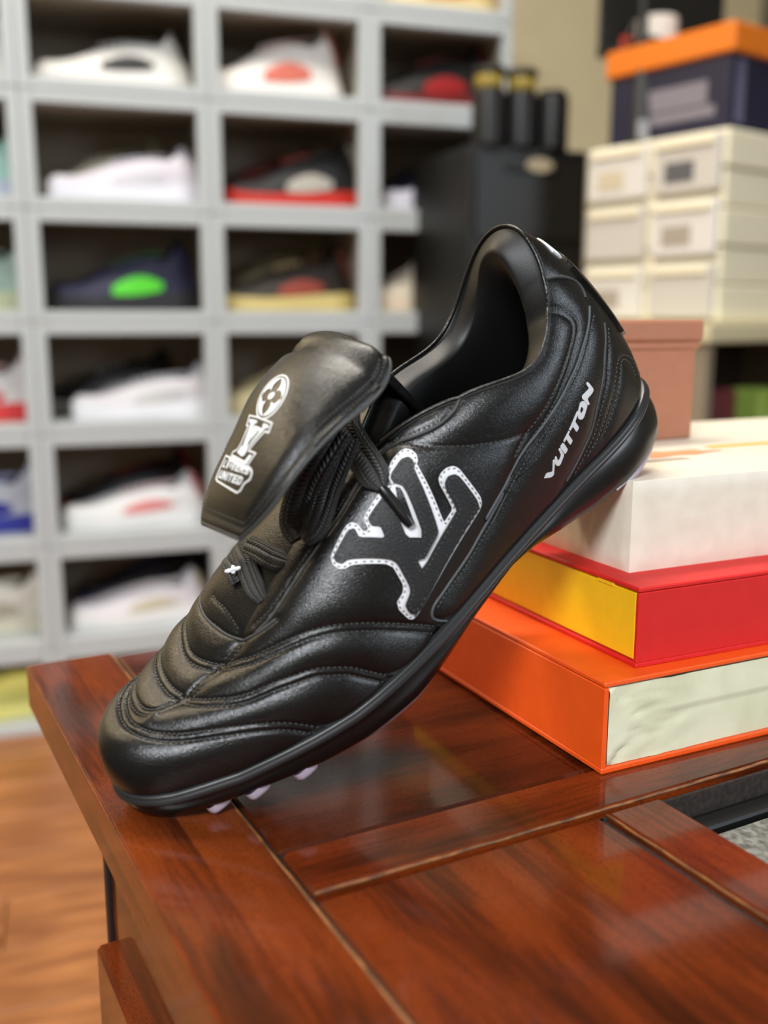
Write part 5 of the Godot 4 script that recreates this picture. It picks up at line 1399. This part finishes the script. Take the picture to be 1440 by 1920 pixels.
# ---- the folded tongue: rows of FLAP are centre x y z, half width, half angle of its arch, roll
func flap_row(s: float) -> PackedFloat64Array:
	var n := FLAP.size() - 1
	var t := clampf(s, 0.0, 1.0) * n
	var i := mini(int(t), n - 1)
	var f := t - i
	var r := PackedFloat64Array()
	for c in 6:
		var b: float = FLAP[i][c]
		var d: float = FLAP[i + 1][c]
		var a: float = FLAP[i - 1][c] if i > 0 else 2 * FLAP[0][c] - FLAP[1][c]
		var e: float = FLAP[i + 2][c] if i < n - 1 else 2 * FLAP[n][c] - FLAP[n - 1][c]
		r.append(cubic_interpolate(b, d, a, e, f))
	return r

func flap_point(s: float, t: float, h := 0.0) -> Vector3:
	var q := flap_row(s)
	var a := flap_row(s - 0.001)
	var b := flap_row(s + 0.001)
	var tg := Vector3(b[0] - a[0], b[1] - a[1], b[2] - a[2]).normalized()
	var side := (Vector3(0, 0, 1) - tg * tg.z).normalized()
	var nor := side.cross(tg)
	var s2 := side * cos(q[5]) + nor * sin(q[5])
	var n2 := nor * cos(q[5]) - side * sin(q[5])
	var w := q[3] * clampf(1.0 - pow(clampf((s - 0.84) / 0.16, 0.0, 1.0), 2.6) * 0.35, 0.0, 1.0)
	var r := w / q[4]
	var g := q[4] * t
	return Vector3(q[0], q[1], q[2]) + s2 * r * sin(g) - n2 * r * (1.0 - cos(g)) + (s2 * sin(g) + n2 * cos(g)) * h

var flap_run := PackedFloat32Array()

func flap_mm(p: Vector2, h: float) -> Vector3:
	# millimetres across, millimetres along from the root
	var y := p.y * 0.001
	var i := clampi(flap_run.bsearch(y) - 1, 0, flap_run.size() - 2)
	var s := (i + clampf((y - flap_run[i]) / (flap_run[i + 1] - flap_run[i]), 0.0, 1.0)) / (flap_run.size() - 1)
	return flap_point(s, p.x * 0.001 / flap_row(s)[3], flap_swell(s, p.x * 0.001 / flap_row(s)[3]) + h)

func flap_swell(s: float, t: float) -> float:
	# padded middle, pressed in along the stitch line near the edge
	var e := minf(1.0 - absf(t), (1.0 - s) * 4.2) * 0.028
	return 0.0013 * smoothstep(0.002, 0.009, e) - 0.0004 * exp(-pow((e - 0.0032) / 0.0012, 2.0)) - 0.0011 * smoothstep(0.0012, 0.0, e)

func ribbon(s: Shape, flat_list: Array, width: float, thick: float, narrow_end := 0.0, twist := 0.0) -> void:
	# a flat lace along points given as x y z (mm) and the way it faces
	var pts := PackedVector3Array()
	var fac := PackedVector3Array()
	for k in range(0, flat_list.size(), 6):
		pts.append(Vector3(flat_list[k], flat_list[k + 1], flat_list[k + 2]) * 0.001)
		fac.append(Vector3(flat_list[k + 3], flat_list[k + 4], flat_list[k + 5]))
	var path := PackedVector3Array()
	var up := PackedVector3Array()
	var n := pts.size()
	for i in n - 1:
		for k in 8:
			path.append(pts[i].cubic_interpolate(pts[i + 1], pts[maxi(i - 1, 0)], pts[mini(i + 2, n - 1)], k / 8.0))
			up.append(fac[i].lerp(fac[i + 1], k / 8.0).normalized())
	path.append(pts[n - 1]); up.append(fac[n - 1].normalized())
	var rows := []
	var run := 0.0
	for i in path.size():
		var tg := (path[mini(i + 1, path.size() - 1)] - path[maxi(i - 1, 0)]).normalized()
		if i: run += path[i].distance_to(path[i - 1])
		var side := tg.cross(up[i]).normalized()
		var nn := side.cross(tg).normalized()
		side = side.rotated(tg, twist); nn = nn.rotated(tg, twist)
		var q := float(i) / (path.size() - 1)
		var w := width * lerpf(1.0, narrow_end, smoothstep(0.7, 1.0, q)) if narrow_end > 0.0 else width
		var th := thick * (1.0 + (0.6 * smoothstep(0.55, 1.0, q) if narrow_end > 0.0 else 0.0))
		var row := PackedVector3Array()
		for k in 18:
			var a := TAU * k / 18
			var cx := signf(cos(a)) * pow(absf(cos(a)), 0.55)
			var sx := signf(sin(a)) * pow(absf(sin(a)), 0.8)
			row.append(path[i] + side * cx * w / 2 + nn * (sx * th / 2 - cx * cx * w * 0.06))
		rows.append(row)
	s.grid(rows, true, path, Vector2(2.0, run / width * 1.0))
	s.fan(rows[0], path[0] - path[1]); s.fan(rows[rows.size() - 1], path[path.size() - 1] - path[path.size() - 2])

func stroke(a: Vector2, b: Vector2, w: float) -> PackedVector2Array:
	var d := (b - a).normalized()
	var n := Vector2(-d.y, d.x) * w / 2
	return PackedVector2Array([a + n - d * w * 0.0, b + n, b - n, a - n])

# block letters in a unit square, y downwards: strokes of from-to
const GLYPHS := {
	"L": [[0.14, 0, 0.14, 1], [0.0, 0.87, 0.95, 0.87]], "V": [[0.12, 0, 0.5, 1], [0.5, 1, 0.88, 0]], "E": [[0.14, 0, 0.14, 1], [0.1, 0.13, 1, 0.13], [0.1, 0.5, 0.9, 0.5], [0.1, 0.87, 1, 0.87]],
	"R": [[0.14, 0, 0.14, 1], [0.1, 0.13, 0.8, 0.13], [0.82, 0.06, 0.82, 0.55], [0.1, 0.52, 0.8, 0.52], [0.5, 0.5, 0.9, 1]], "S": [[0.95, 0.13, 0.1, 0.13], [0.15, 0.06, 0.15, 0.55], [0.1, 0.5, 0.9, 0.5], [0.85, 0.45, 0.85, 0.95], [0.9, 0.87, 0.05, 0.87]],
	"U": [[0.14, 0, 0.14, 0.9], [0.86, 0, 0.86, 0.9], [0.08, 0.87, 0.92, 0.87]], "N": [[0.14, 0, 0.14, 1], [0.86, 0, 0.86, 1], [0.16, 0.05, 0.84, 0.95]], "I": [[0.5, 0, 0.5, 1]],
	"T": [[0.0, 0.13, 1, 0.13], [0.5, 0, 0.5, 1]], "D": [[0.14, 0, 0.14, 1], [0.1, 0.13, 0.75, 0.13], [0.1, 0.87, 0.75, 0.87], [0.84, 0.15, 0.84, 0.85]], "+": [[0.5, 0.2, 0.5, 0.85], [0.1, 0.52, 0.9, 0.52]]}

func word(s: Shape, text: String, x0: float, x1: float, top: float, bottom: float, weights: Dictionary) -> void:
	var total := 0.0
	for ch in text:
		total += weights.get(ch, 1.0)
	var x := x0
	for ch in text:
		var w: float = (x1 - x0) * weights.get(ch, 1.0) / total
		for g in GLYPHS[ch]:
			var sc := Vector2(w * 0.86, bottom - top)
			var slant := 0.12 * (bottom - top)
			var a := Vector2(g[0], g[1]); var b := Vector2(g[2], g[3])
			var p := Vector2(x + a.x * sc.x + slant * (1 - a.y), top + a.y * sc.y)
			var q := Vector2(x + b.x * sc.x + slant * (1 - b.y), top + b.y * sc.y)
			conform(s, stroke(p, q, 0.66), [], flap_mm, Vector2(3, 3), 0.0, 0.00022)
		x += w

func ring_of(c: Vector2, rx: float, ry: float, n := 48) -> PackedVector2Array:
	var r := PackedVector2Array()
	for k in n:
		r.append(c + Vector2(cos(TAU * k / n) * rx, sin(TAU * k / n) * ry))
	return r

func outward(u: float) -> Vector3:
	# level direction away from the sole's outline
	var a := last_row(u - 0.002)
	var b := last_row(u + 0.002)
	var t := Vector3(b[0] - a[0], 0, b[1] - a[1]).normalized()
	return Vector3.UP.cross(t)

func boot() -> void:
	shape_skin()
	var o := Node3D.new()
	o.name = "football_boot"
	o.transform = Transform3D(Basis(SHOE_X, SHOE_Y, SHOE_Z), SHOE_AT)
	add_child(o, true)
	tag(o, "black leather football boot with white lettering and a folded tongue, heel up on stacked boxes", "football boot")

	# upper
	var s := Shape.new()
	var rows := []
	for j in NV + 1:
		var row := PackedVector3Array()
		row.resize(NU)
		for i in NU:
			row[i] = skin[i * (NV + 1) + j]
		rows.append(row)
	s.grid(rows, true, Vector3(0.13, 0.05, 0))
	var upper := put(s, "upper", M.leather, o)

	# stitching, too small to part
	s = Shape.new()
	for q in ["wave_1", "wave_2", "wave_3", "centre_seam"]:
		seam_stitches(s, q, 0.0021, 0.0015)
		seam_stitches(s, q, 0.0021, -0.0015)
	for q in ["throat_stitch", "throat_patch_stitch", "throat_patch_edge_stitch", "quarter_stitch", "collar_stitch_outer", "collar_stitch_inner", "ankle_stitch", "ankle_edge_stitch", "counter_stitch", "heel_arch_outer", "heel_arch_inner"]:
		seam_stitches(s, q, 0.0020)
	put(s, "stitching", M.thread, upper, "stuff")
	for q in [["quarter_edge", 0.00062, M.edge], ["throat_edge", 0.00065, M.edge_black], ["ankle_edge", 0.0007, M.edge_black], ["tab_edge", 0.0008, M.edge_black], ["counter_edge", 0.0007, M.edge_black]]:
		s = Shape.new()
		seam_cord(s, q[0], q[1], 0.0001)
		put(s, "panel_edge", q[2], upper)

	# collar lining: rolled edge, then down inside to the insole
	s = Shape.new()
	rows = []
	var bottom := PackedVector3Array()
	var topline := PackedVector3Array()
	var n_col := 150
	for i in n_col + 1:
		var u := lerpf(0.275, 0.735, float(i) / n_col)
		var e := last_ends(u)
		var t := on_skin(u, 1.0)
		var e2 := last_ends(u + 0.004); var e1 := last_ends(u - 0.004)
		var along := (e2[3] - e1[3]); along.y = 0
		var inn := along.normalized().cross(Vector3.UP)
		if inn.dot(Vector3(0.075, 0, -0.008) - Vector3(t.x, 0, t.z)) < 0.0:
			inn = -inn
		var heel := exp(-pow((u - 0.5) / 0.12, 2.0))
		var r := lerpf(0.0040, 0.0056, heel)
		var row := PackedVector3Array()
		topline.append(t)
		for k in 9:
			var w := PI * k / 8.0
			row.append(t + inn * (0.0006 + r * (1.0 - cos(w))) + Vector3(0, sin(w) * 0.0009 - 0.0004 - k * 0.0007, 0))
		var edge := row[8]
		var low := e[0].lerp(Vector3(0.12, e[0].y, -0.003), 0.10) + Vector3(0, 0.004, 0)
		var mid := edge.lerp(low, 0.35) + inn * 0.0030 * (0.4 + heel)
		for k in range(1, 13):
			var q := k / 12.0
			row.append(edge.bezier_interpolate(edge + Vector3(0, -0.012, 0) + inn * 0.0015, mid, low, q))
		rows.append(row)
		bottom.append(low)
	s.grid(rows, false, null)
	put(s, "lining", M.lining, o)
	s = Shape.new()
	var piping := PackedVector3Array()
	for p in topline:
		piping.append(p + Vector3(0, 0.0003, 0))
	s.tube(piping, 0.0009, 8)
	put(s, "collar_piping", M.leather, o)
	s = Shape.new()
	var st := PackedVector3Array(); var sn := PackedVector3Array()
	for i in 190:
		var u := lerpf(0.285, 0.50, i / 189.0)
		st.append(on_skin(u, 0.982, 0.0001)); sn.append((on_skin(u, 0.982, 0.001) - st[i]).normalized())
	stitches(s, st, sn, 0.0010, 0.00025)
	put(s, "stitching", M.thread, o, "stuff")
	s = Shape.new()
	s.fan(bottom, Vector3.UP)
	var sole_in := put(s, "insole", M.insole, o)
	s = Shape.new()
	for k in 3:
		var c := Vector3(0.060 + 0.011 * k, bottom[75].y + 0.0006, -0.004)
		var ring := PackedVector3Array()
		for a in 14:
			ring.append(c + Vector3(cos(TAU * a / 14) * 0.005, 0, sin(TAU * a / 14) * (0.004 + 0.002 * (k % 2))))
		s.fan(ring, Vector3.UP)
	put(s, "print", M.grey_print, sole_in, "stuff")

	sole(o)
	tongue(o)
	laces(o)

	# white base of the monogram, the black monogram on it, their stitches
	var place := func(p: Vector2, h: float) -> Vector3: return on_skin(p.x, p.y, h)
	var cell := Vector2(0.0028, 0.024)
	s = Shape.new()
	conform(s, rounded(pairs(PATCHES.base)), [rounded(pairs(PATCHES.base_hole), 1)], place, cell, -0.0006, 0.0006)
	var base := put(s, "monogram_base", M.white_leather, upper)
	base.set_meta("label", "white leather backing of the large monogram")
	s = Shape.new()
	conform(s, rounded(pairs(PATCHES.monogram)), [], place, cell, 0.0002, 0.0017)
	var mono := put(s, "monogram", M.patch_leather, upper)
	mono.set_meta("label", "large black leather monogram of two interlocked letters")
	s = Shape.new()
	outline_stitches(s, PATCHES.monogram, place, cell, 1.35, 0.0017, 0.0017)
	put(s, "stitching", M.thread, mono, "stuff")
	s = Shape.new()
	outline_stitches(s, PATCHES.base, place, cell, 0.75, 0.0021, 0.0006)
	put(s, "stitching", plain(Color(0.42, 0.42, 0.43), 0.6), base, "stuff")

	# raised lettering at the heel quarter
	for q in LETTERING:
		s = Shape.new()
		conform(s, pairs(LETTERING[q]), [pairs(PATCHES.letter_o_hole)] if q == "letter_o" else [], place, Vector2(0.003, 0.03), 0.00005, 0.00022)
		put(s, q, M.white_print, upper)
	# small white emblem on the back of the heel tab
	s = Shape.new()
	var hc := Vector2(0.492, 0.80)
	conform(s, PackedVector2Array([hc + Vector2(-0.008, -0.025), hc + Vector2(0.012, -0.025), hc + Vector2(0.012, 0.03), hc + Vector2(-0.008, 0.03)]), [], place, Vector2(0.003, 0.03), -0.0002, 0.0008)
	put(s, "heel_emblem", M.white_print, upper)
	# pull tab down the back of the heel
	s = Shape.new()
	conform(s, rounded(PackedVector2Array([Vector2(0.476, 0.30), Vector2(0.532, 0.30), Vector2(0.532, 0.72), Vector2(0.476, 0.72)]), 2), [], place, Vector2(0.003, 0.03), -0.0004, 0.0016)
	put(s, "heel_strip", M.leather, upper)

func outline_stitches(s: Shape, list: Array, place: Callable, cell: Vector2, inset: float, pitch: float, h: float) -> void:
	# dashes set in from an outline, in cells of the patch
	var big := PackedVector2Array()
	for p in rounded(pairs(list)):
		big.append(p / cell * 1000.0)
	if Geometry2D.is_polygon_clockwise(big):
		big.reverse()
	for ring in Geometry2D.offset_polygon(big, -inset * 1000.0 * 0.42, Geometry2D.JOIN_ROUND):
		var path := PackedVector3Array()
		var nn := PackedVector3Array()
		var last := Vector3()
		for i in ring.size() + 1:
			var a: Vector2 = ring[i % ring.size()] / 1000.0 * cell
			var b: Vector2 = ring[(i + 1) % ring.size()] / 1000.0 * cell
			for k in 8:
				var q := a.lerp(b, k / 8.0)
				var p: Vector3 = place.call(q, h)
				if path.is_empty() or last.distance_to(p) >= pitch:
					path.append(p); last = p
					nn.append(((place.call(q, h + 0.001) as Vector3) - p).normalized())
		stitches(s, path, nn, pitch * 0.66, 0.00028)

func sole(o: Node3D) -> void:
	var n := 240
	var band := []
	var plate := []
	var low_ring := PackedVector3Array()
	for i in n:
		var u := float(i) / n
		var b := last_ends(u)[0]
		var w := outward(u)
		var heel := smoothstep(0.07, 0.0, b.x)
		var r := PackedVector3Array()
		# a rubber band with a thin lip above it
		for q in [[-0.0012, 0.0014], [0.0006, 0.0012], [0.0012, 0.0007], [0.0013, 0.0001], [0.0019, -0.0003], [0.0024, -0.0010], [0.0026, -0.0018], [0.0023, -0.0027], [0.0015, -0.0035], [0.0002, -0.0039], [-0.004, -0.0039]]:
			r.append(b + w * (q[0] + 0.0008 * heel) + Vector3(0, q[1], 0))
		band.append(r)
		var lowest := pick(PLATE_LOW, b.x)
		var y0 := b.y - 0.0040
		var drop := maxf(0.0006, y0 - lowest)
		r = PackedVector3Array()
		# groove below the band, side wall, rounded lower edge
		var flare := 0.0020 * heel
		var top_in := 0.0006 + 0.0002 * heel
		r.append(b + w * (-0.004) + Vector3(0, -0.0034, 0))
		r.append(b + w * top_in + Vector3(0, -0.0040, 0))
		for k in 7:
			var q := k / 6.0
			var bulge := sin(q * PI) * 0.0012 * minf(1.0, drop / 0.008)
			r.append(b + w * (top_in + flare * (0.3 + 0.7 * q) + bulge - 0.0006 * q * (1.0 - heel)) + Vector3(0, -0.0040 - (drop - 0.0012) * q, 0))
		r.append(b + w * (top_in + flare - 0.0012 - 0.0006 * (1.0 - heel)) + Vector3(0, -0.0040 - drop, 0))
		r.append(b + w * (-0.007) + Vector3(0, -0.0040 - drop, 0))
		low_ring.append(r[r.size() - 1])
		plate.append(r)
	var centres := PackedVector3Array()
	for i in n:
		centres.append(last_ends(float(i) / n)[0] - outward(float(i) / n) * 0.02)
	var s := Shape.new()
	s.grid(band, false, centres, Vector2.ONE, true)
	put(s, "rubber_band", M.band, o)
	s = Shape.new()
	s.grid(plate, false, centres, Vector2.ONE, true)
	# bottom, closed across the foot
	for i in n / 2:
		var a := low_ring[i]; var b := low_ring[i + 1]
		var c := low_ring[n - 1 - i]; var d := low_ring[(n - i) % n]
		s.quad(a, b, c, d, Vector3.DOWN)
	var p := put(s, "outsole", M.plate, o)
	# lilac tread under the heel
	s = Shape.new()
	var ring := []
	var mid := PackedVector3Array()
	for i in range(98, 147):
		var u := float(i) / n
		var b := last_ends(u)[0]
		var w := outward(u)
		var y := pick(PLATE_LOW, b.x)
		var edge := sin(PI * (i - 98) / 48.0)
		var h := 0.0050 * smoothstep(0.0, 0.35, edge)
		var r := PackedVector3Array()
		for q in [[-0.012, 0.001], [0.0013, 0.001], [0.0012, -0.35], [0.0002, -0.8], [-0.0016, -1.0], [-0.012, -1.0]]:
			r.append(b * Vector3(1, 0, 1) + w * q[0] + Vector3(0, y + (q[1] if q[1] > 0.0 else q[1] * h), 0))
		ring.append(r)
		mid.append(b * Vector3(1, 0, 1) - w * 0.02 + Vector3(0, y, 0))
	s.grid(ring, false, mid)
	put(s, "heel_tread", M.lilac, p)
	# lilac film along the ball of the foot
	s = Shape.new()
	ring = []; mid = PackedVector3Array()
	for i in range(40, 70):
		var u := float(i) / n
		var b := last_ends(u)[0]
		var w := outward(u)
		var y := pick(PLATE_LOW, b.x)
		var h := 0.0022 * sin(PI * (i - 40) / 29.0)
		var r := PackedVector3Array()
		for q in [[-0.010, 0.0005], [-0.0022, 0.0005], [-0.0026, -h], [-0.010, -h]]:
			r.append(b * Vector3(1, 0, 1) + w * q[0] + Vector3(0, y + q[1], 0))
		ring.append(r)
		mid.append(b * Vector3(1, 0, 1) - w * 0.02 + Vector3(0, y, 0))
	s.grid(ring, false, mid)
	put(s, "forefoot_tread", M.lilac, p)
	# studs: short slanted blocks
	for q in [[0.250, 0.0155], [0.2355, 0.0220], [0.2170, 0.0285], [0.235, -0.024], [0.205, -0.032], [0.18, -0.034], [0.215, 0.002], [0.185, 0.004], [0.025, -0.014], [0.05, -0.018]]:
		s = Shape.new()
		var y := pick(PLATE_LOW, q[0])
		var rws := []
		for k in 4:
			var row := PackedVector3Array()
			var f: float = [1.0, 0.96, 0.86, 0.70][k]
			for a in 16:
				var w := TAU * a / 16
				row.append(Vector3(q[0] + signf(cos(w)) * pow(absf(cos(w)), 0.6) * 0.0056 * f, y + [0.002, -0.0008, -0.0024, -0.0029][k], q[1] + signf(sin(w)) * pow(absf(sin(w)), 0.6) * 0.0040 * f))
			rws.append(row)
		s.grid(rws, true, Vector3(q[0], y - 0.001, q[1]))
		s.fan(rws[3], Vector3.DOWN)
		put(s, "stud", M.lilac, p)

func tongue(o: Node3D) -> void:
	var ns := 120
	var nt := 56
	var last := flap_point(0, 0)
	var run := 0.0
	for i in 241:
		var p := flap_point(i / 240.0, 0)
		run += p.distance_to(last)
		last = p
		flap_run.append(run)
	var rows := []
	var inside := PackedVector3Array()
	for i in ns + 1:
		var q := float(i) / ns
		var row := PackedVector3Array()
		for j in nt + 1:
			var t := -1.0 + 2.0 * j / nt
			row.append(flap_point(q, t, flap_swell(q, t)))
		for j in nt + 1:
			var t := 1.0 - 2.0 * j / nt
			var e := minf(1.0 - absf(t), (1.0 - q) * 4.2) * 0.028
			row.append(flap_point(q, t, -0.0019 - 0.0012 * smoothstep(0.0, 0.006, e)))
		rows.append(row)
		inside.append(flap_point(q, 0, -0.001))
	var s := Shape.new()
	s.grid(rows, true, inside)
	s.fan(rows[ns], Vector3(1, -0.6, 0))
	var f := put(s, "folded_tongue", M.leather, o)
	# cut edge of the flap
	s = Shape.new()
	var rim := PackedVector3Array()
	for i in range(30, ns + 1):
		rim.append(flap_point(float(i) / ns, 1.0, -0.0012))
	for j in range(1, nt):
		rim.append(flap_point(1.0, 1.0 - 2.0 * j / nt, -0.0012))
	for i in range(ns, 29, -1):
		rim.append(flap_point(float(i) / ns, -1.0, -0.0012))
	s.tube(rim, 0.0008, 6)
	put(s, "cut_edge", M.edge_black, f)
	# two rows of stitches round it
	s = Shape.new()
	for inset in [0.10, 0.17]:
		var path := PackedVector3Array()
		var nn := PackedVector3Array()
		var line := PackedVector2Array()
		for i in 100:
			line.append(Vector2(lerpf(0.36, 1.0 - inset * 0.22, i / 99.0), 1.0 - inset))
		for j in 40:
			line.append(Vector2(1.0 - inset * 0.22, lerpf(1.0 - inset, -1.0 + inset, j / 39.0)))
		for i in 100:
			line.append(Vector2(lerpf(1.0 - inset * 0.22, 0.36, i / 99.0), -1.0 + inset))
		var was := Vector3.ONE
		for k in line.size() - 1:
			for m in 4:
				var q := line[k].lerp(line[k + 1], m / 4.0)
				var p := flap_point(q.x, q.y, flap_swell(q.x, q.y) + 0.00008)
				if p.distance_to(was) >= 0.0017:
					path.append(p); was = p
					nn.append((flap_point(q.x, q.y, 0.001) - flap_point(q.x, q.y, 0.0)).normalized())
		stitches(s, path, nn, 0.0011, 0.00026)
	put(s, "stitching", M.thread, f, "stuff")
	# printed emblem: flower in a ring, letters, two words in a frame
	var c := Vector2(EMBLEM_SPOTS[0], EMBLEM_SPOTS[1])
	var rx: float = EMBLEM_SPOTS[2]
	var ry: float = EMBLEM_SPOTS[3]
	var lean := func(q: PackedVector2Array) -> PackedVector2Array:
		var r := PackedVector2Array()
		for p in q: r.append(p + Vector2(EMBLEM_SPOTS[4] * (p.y - c.y), 0))
		return r
	var cell := Vector2(2.0, 2.0)
	var up := 0.00022
	s = Shape.new()
	conform(s, lean.call(ring_of(c, rx, ry)), [lean.call(ring_of(c, rx - 0.6, ry - 0.65))], flap_mm, cell, 0.0, up)
	put(s, "emblem_ring", M.white_print, f)
	s = Shape.new()
	var flower := [ring_of(c, 2.4, 2.4, 20)]
	for k in 4:
		var petal := PackedVector2Array()
		for q in [[0.6, -0.7], [2.2, -2.1], [3.8, -2.7], [5.4, -2.1], [6.5, -0.9], [7.2, -0.25], [7.2, 0.25], [6.5, 0.9], [5.4, 2.1], [3.8, 2.7], [2.2, 2.1], [0.6, 0.7]]:
			petal.append(c + Vector2(q[0], q[1]).rotated(k * PI / 2) * Vector2(0.112 * rx, 0.114 * ry))
		flower.append(lean.call(petal))
	conform_pieces(s, lean.call(ring_of(c, rx - 1.3, ry - 1.5)), flower, flap_mm, cell, up)
	conform(s, ring_of(c, 1.5, 1.6, 20), [], flap_mm, cell, 0.0, up)
	put(s, "emblem_flower", M.white_print, f, "stuff")
	s = Shape.new()
	for q in ["v_left", "v_right", "l_stem", "l_foot", "l_leg"]:
		var b := PackedVector2Array()
		for p in pairs(EMBLEM[q]):
			b.append(p * 1000.0)
		if Geometry2D.is_polygon_clockwise(b):
			b.reverse()
		for thin in Geometry2D.offset_polygon(b, -190.0, Geometry2D.JOIN_MITER):
			var x := PackedVector2Array()
			for p in thin: x.append(p / 1000.0)
			conform(s, x, [], flap_mm, cell, 0.0, up)
	put(s, "emblem_letters", M.white_print, f, "stuff")
	for q in [["frame", 1.35, 0.75, "emblem_outline"], ["plate", 0.0, -0.65, "emblem_frame"]]:
		var b := PackedVector2Array()
		for p in pairs(EMBLEM[q[0]]):
			b.append(p * 1000.0)
		if Geometry2D.is_polygon_clockwise(b):
			b.reverse()
		var big := Geometry2D.offset_polygon(b, q[1] * 1000.0, Geometry2D.JOIN_MITER)[0] if q[1] else b
		var small := Geometry2D.offset_polygon(b, q[2] * 1000.0, Geometry2D.JOIN_MITER)[0]
		var x := PackedVector2Array(); var y := PackedVector2Array()
		for p in big: x.append(p / 1000.0)
		for p in small: y.append(p / 1000.0)
		s = Shape.new()
		conform(s, x, [y], flap_mm, cell, 0.0, up)
		put(s, q[3], M.white_print, f)
	s = Shape.new()
	word(s, "LV+VERS", -13.4, 8.4, EMBLEM_SPOTS[5], EMBLEM_SPOTS[6], {"L": 0.8, "+": 0.55})
	put(s, "emblem_word", M.white_print, f, "stuff")
	s = Shape.new()
	word(s, "UNITED", -13.4, 6.6, EMBLEM_SPOTS[7], EMBLEM_SPOTS[8], {"I": 0.45})
	put(s, "emblem_word", M.white_print, f, "stuff")

func conform_pieces(s: Shape, outer: PackedVector2Array, cuts: Array, place: Callable, cell: Vector2, high: float) -> void:
	# what is left of an outline after the cuts, laid flat on the surface
	var k := 1000.0
	var lo := outer[0]
	var hi := outer[0]
	var big := PackedVector2Array()
	for p in outer:
		lo = lo.min(p); hi = hi.max(p)
		big.append(p * k)
	for gx in range(int(floor(lo.x / cell.x)), int(floor(hi.x / cell.x)) + 1):
		for gy in range(int(floor(lo.y / cell.y)), int(floor(hi.y / cell.y)) + 1):
			var sq := PackedVector2Array()
			for d in [Vector2(0, 0), Vector2(1, 0), Vector2(1, 1), Vector2(0, 1)]:
				sq.append((Vector2(gx, gy) + d) * cell * k)
			var pieces := Geometry2D.intersect_polygons(sq, big)
			for h in cuts:
				var b := PackedVector2Array()
				for p in h:
					b.append(p * k)
				var left := []
				for q in pieces:
					left.append_array(Geometry2D.clip_polygons(q, b))
				pieces.assign(left)
			for q in pieces:
				var tri := Geometry2D.triangulate_polygon(q)
				for t in range(0, tri.size(), 3):
					var a: Vector3 = place.call(q[tri[t]] / k, high)
					var b: Vector3 = place.call(q[tri[t + 1]] / k, high)
					var c: Vector3 = place.call(q[tri[t + 2]] / k, high)
					var up: Vector3 = (place.call(q[tri[t]] / k, high + 0.001) as Vector3) - a
					if (c - a).cross(b - a).dot(up) < 0.0:
						s.flat(a, c, b)
					else:
						s.flat(a, b, c)

func laces(o: Node3D) -> void:
	for q in [["loop", 0.0138, 0.0020, 0.62], ["loop_back", 0.0112, 0.0020, 0.62], ["end", 0.0130, 0.0018, 0.34], ["lower", 0.0088, 0.0018, 0.62], ["middle", 0.0092, 0.0018, 0.62], ["cross", 0.0090, 0.0018, 0.0], ["cross2", 0.0085, 0.0018, 0.0]]:
		var s := Shape.new()
		ribbon(s, LACES[q[0]], q[1], q[2], q[3])
		put(s, "lace", M.lace, o)
	var s := Shape.new()
	var path := PackedVector3Array()
	for k in range(0, LACES.aglet.size(), 6):
		path.append(Vector3(LACES.aglet[k], LACES.aglet[k + 1], LACES.aglet[k + 2]) * 0.001)
	var p2 := PackedVector3Array()
	for k in 9:
		p2.append(path[0].lerp(path[path.size() - 1], k / 8.0))
	s.tube(p2, [0.0019, 0.0023, 0.0023, 0.0023, 0.0023, 0.0023, 0.0023, 0.0022, 0.0016], 14)
	put(s, "aglet", M.aglet, o)
	var e: Array = LACES.eyelets
	for k in 2:
		s = Shape.new()
		var c := Vector3(e[k * 6], e[k * 6 + 1], e[k * 6 + 2]) * 0.001
		var up := Vector3(e[k * 6 + 3], e[k * 6 + 4], e[k * 6 + 5]).normalized()
		var side := up.cross(Vector3.FORWARD).normalized()
		var fw := side.cross(up)
		var ring := PackedVector3Array()
		for a in 16:
			ring.append(c + (side * cos(TAU * a / 16) + fw * sin(TAU * a / 16)) * 0.0026 + up * 0.0003)
		s.fan(ring, up)
		put(s, "eyelet", M.insole, o)
	# small white flower clipped on the lowest lace
	s = Shape.new()
	var g: Array = LACES.clip
	var c := Vector3(g[0], g[1], g[2]) * 0.001
	var up := Vector3(g[3], g[4], g[5]).normalized()
	var x := Vector3(-0.5, 0.4, 0.75); x = (x - up * x.dot(up)).normalized()
	var y := up.cross(x)
	for k in 4:
		var rws := []
		var d := x if k % 2 == 0 else y
		var w := y if k % 2 == 0 else x
		if k > 1: d = -d
		var reach := 0.0036 if k % 2 == 0 else 0.0018
		for i in 7:
			var q := i / 6.0
			var wid := 0.0003 + 0.00075 * sin(q * PI * 0.95)
			rws.append(PackedVector3Array([c + d * reach * q + w * wid - up * 0.0004, c + d * reach * q + w * wid * 0.7 + up * 0.0004, c + d * reach * q - w * wid * 0.7 + up * 0.0004, c + d * reach * q - w * wid - up * 0.0004]))
		s.grid(rws, true, c + d * reach * 0.5)
	s.box(c + up * 0.0004, Vector3(0.0014, 0.0008, 0.0014), 0.0003)
	put(s, "flower_clip", M.white_print, o)
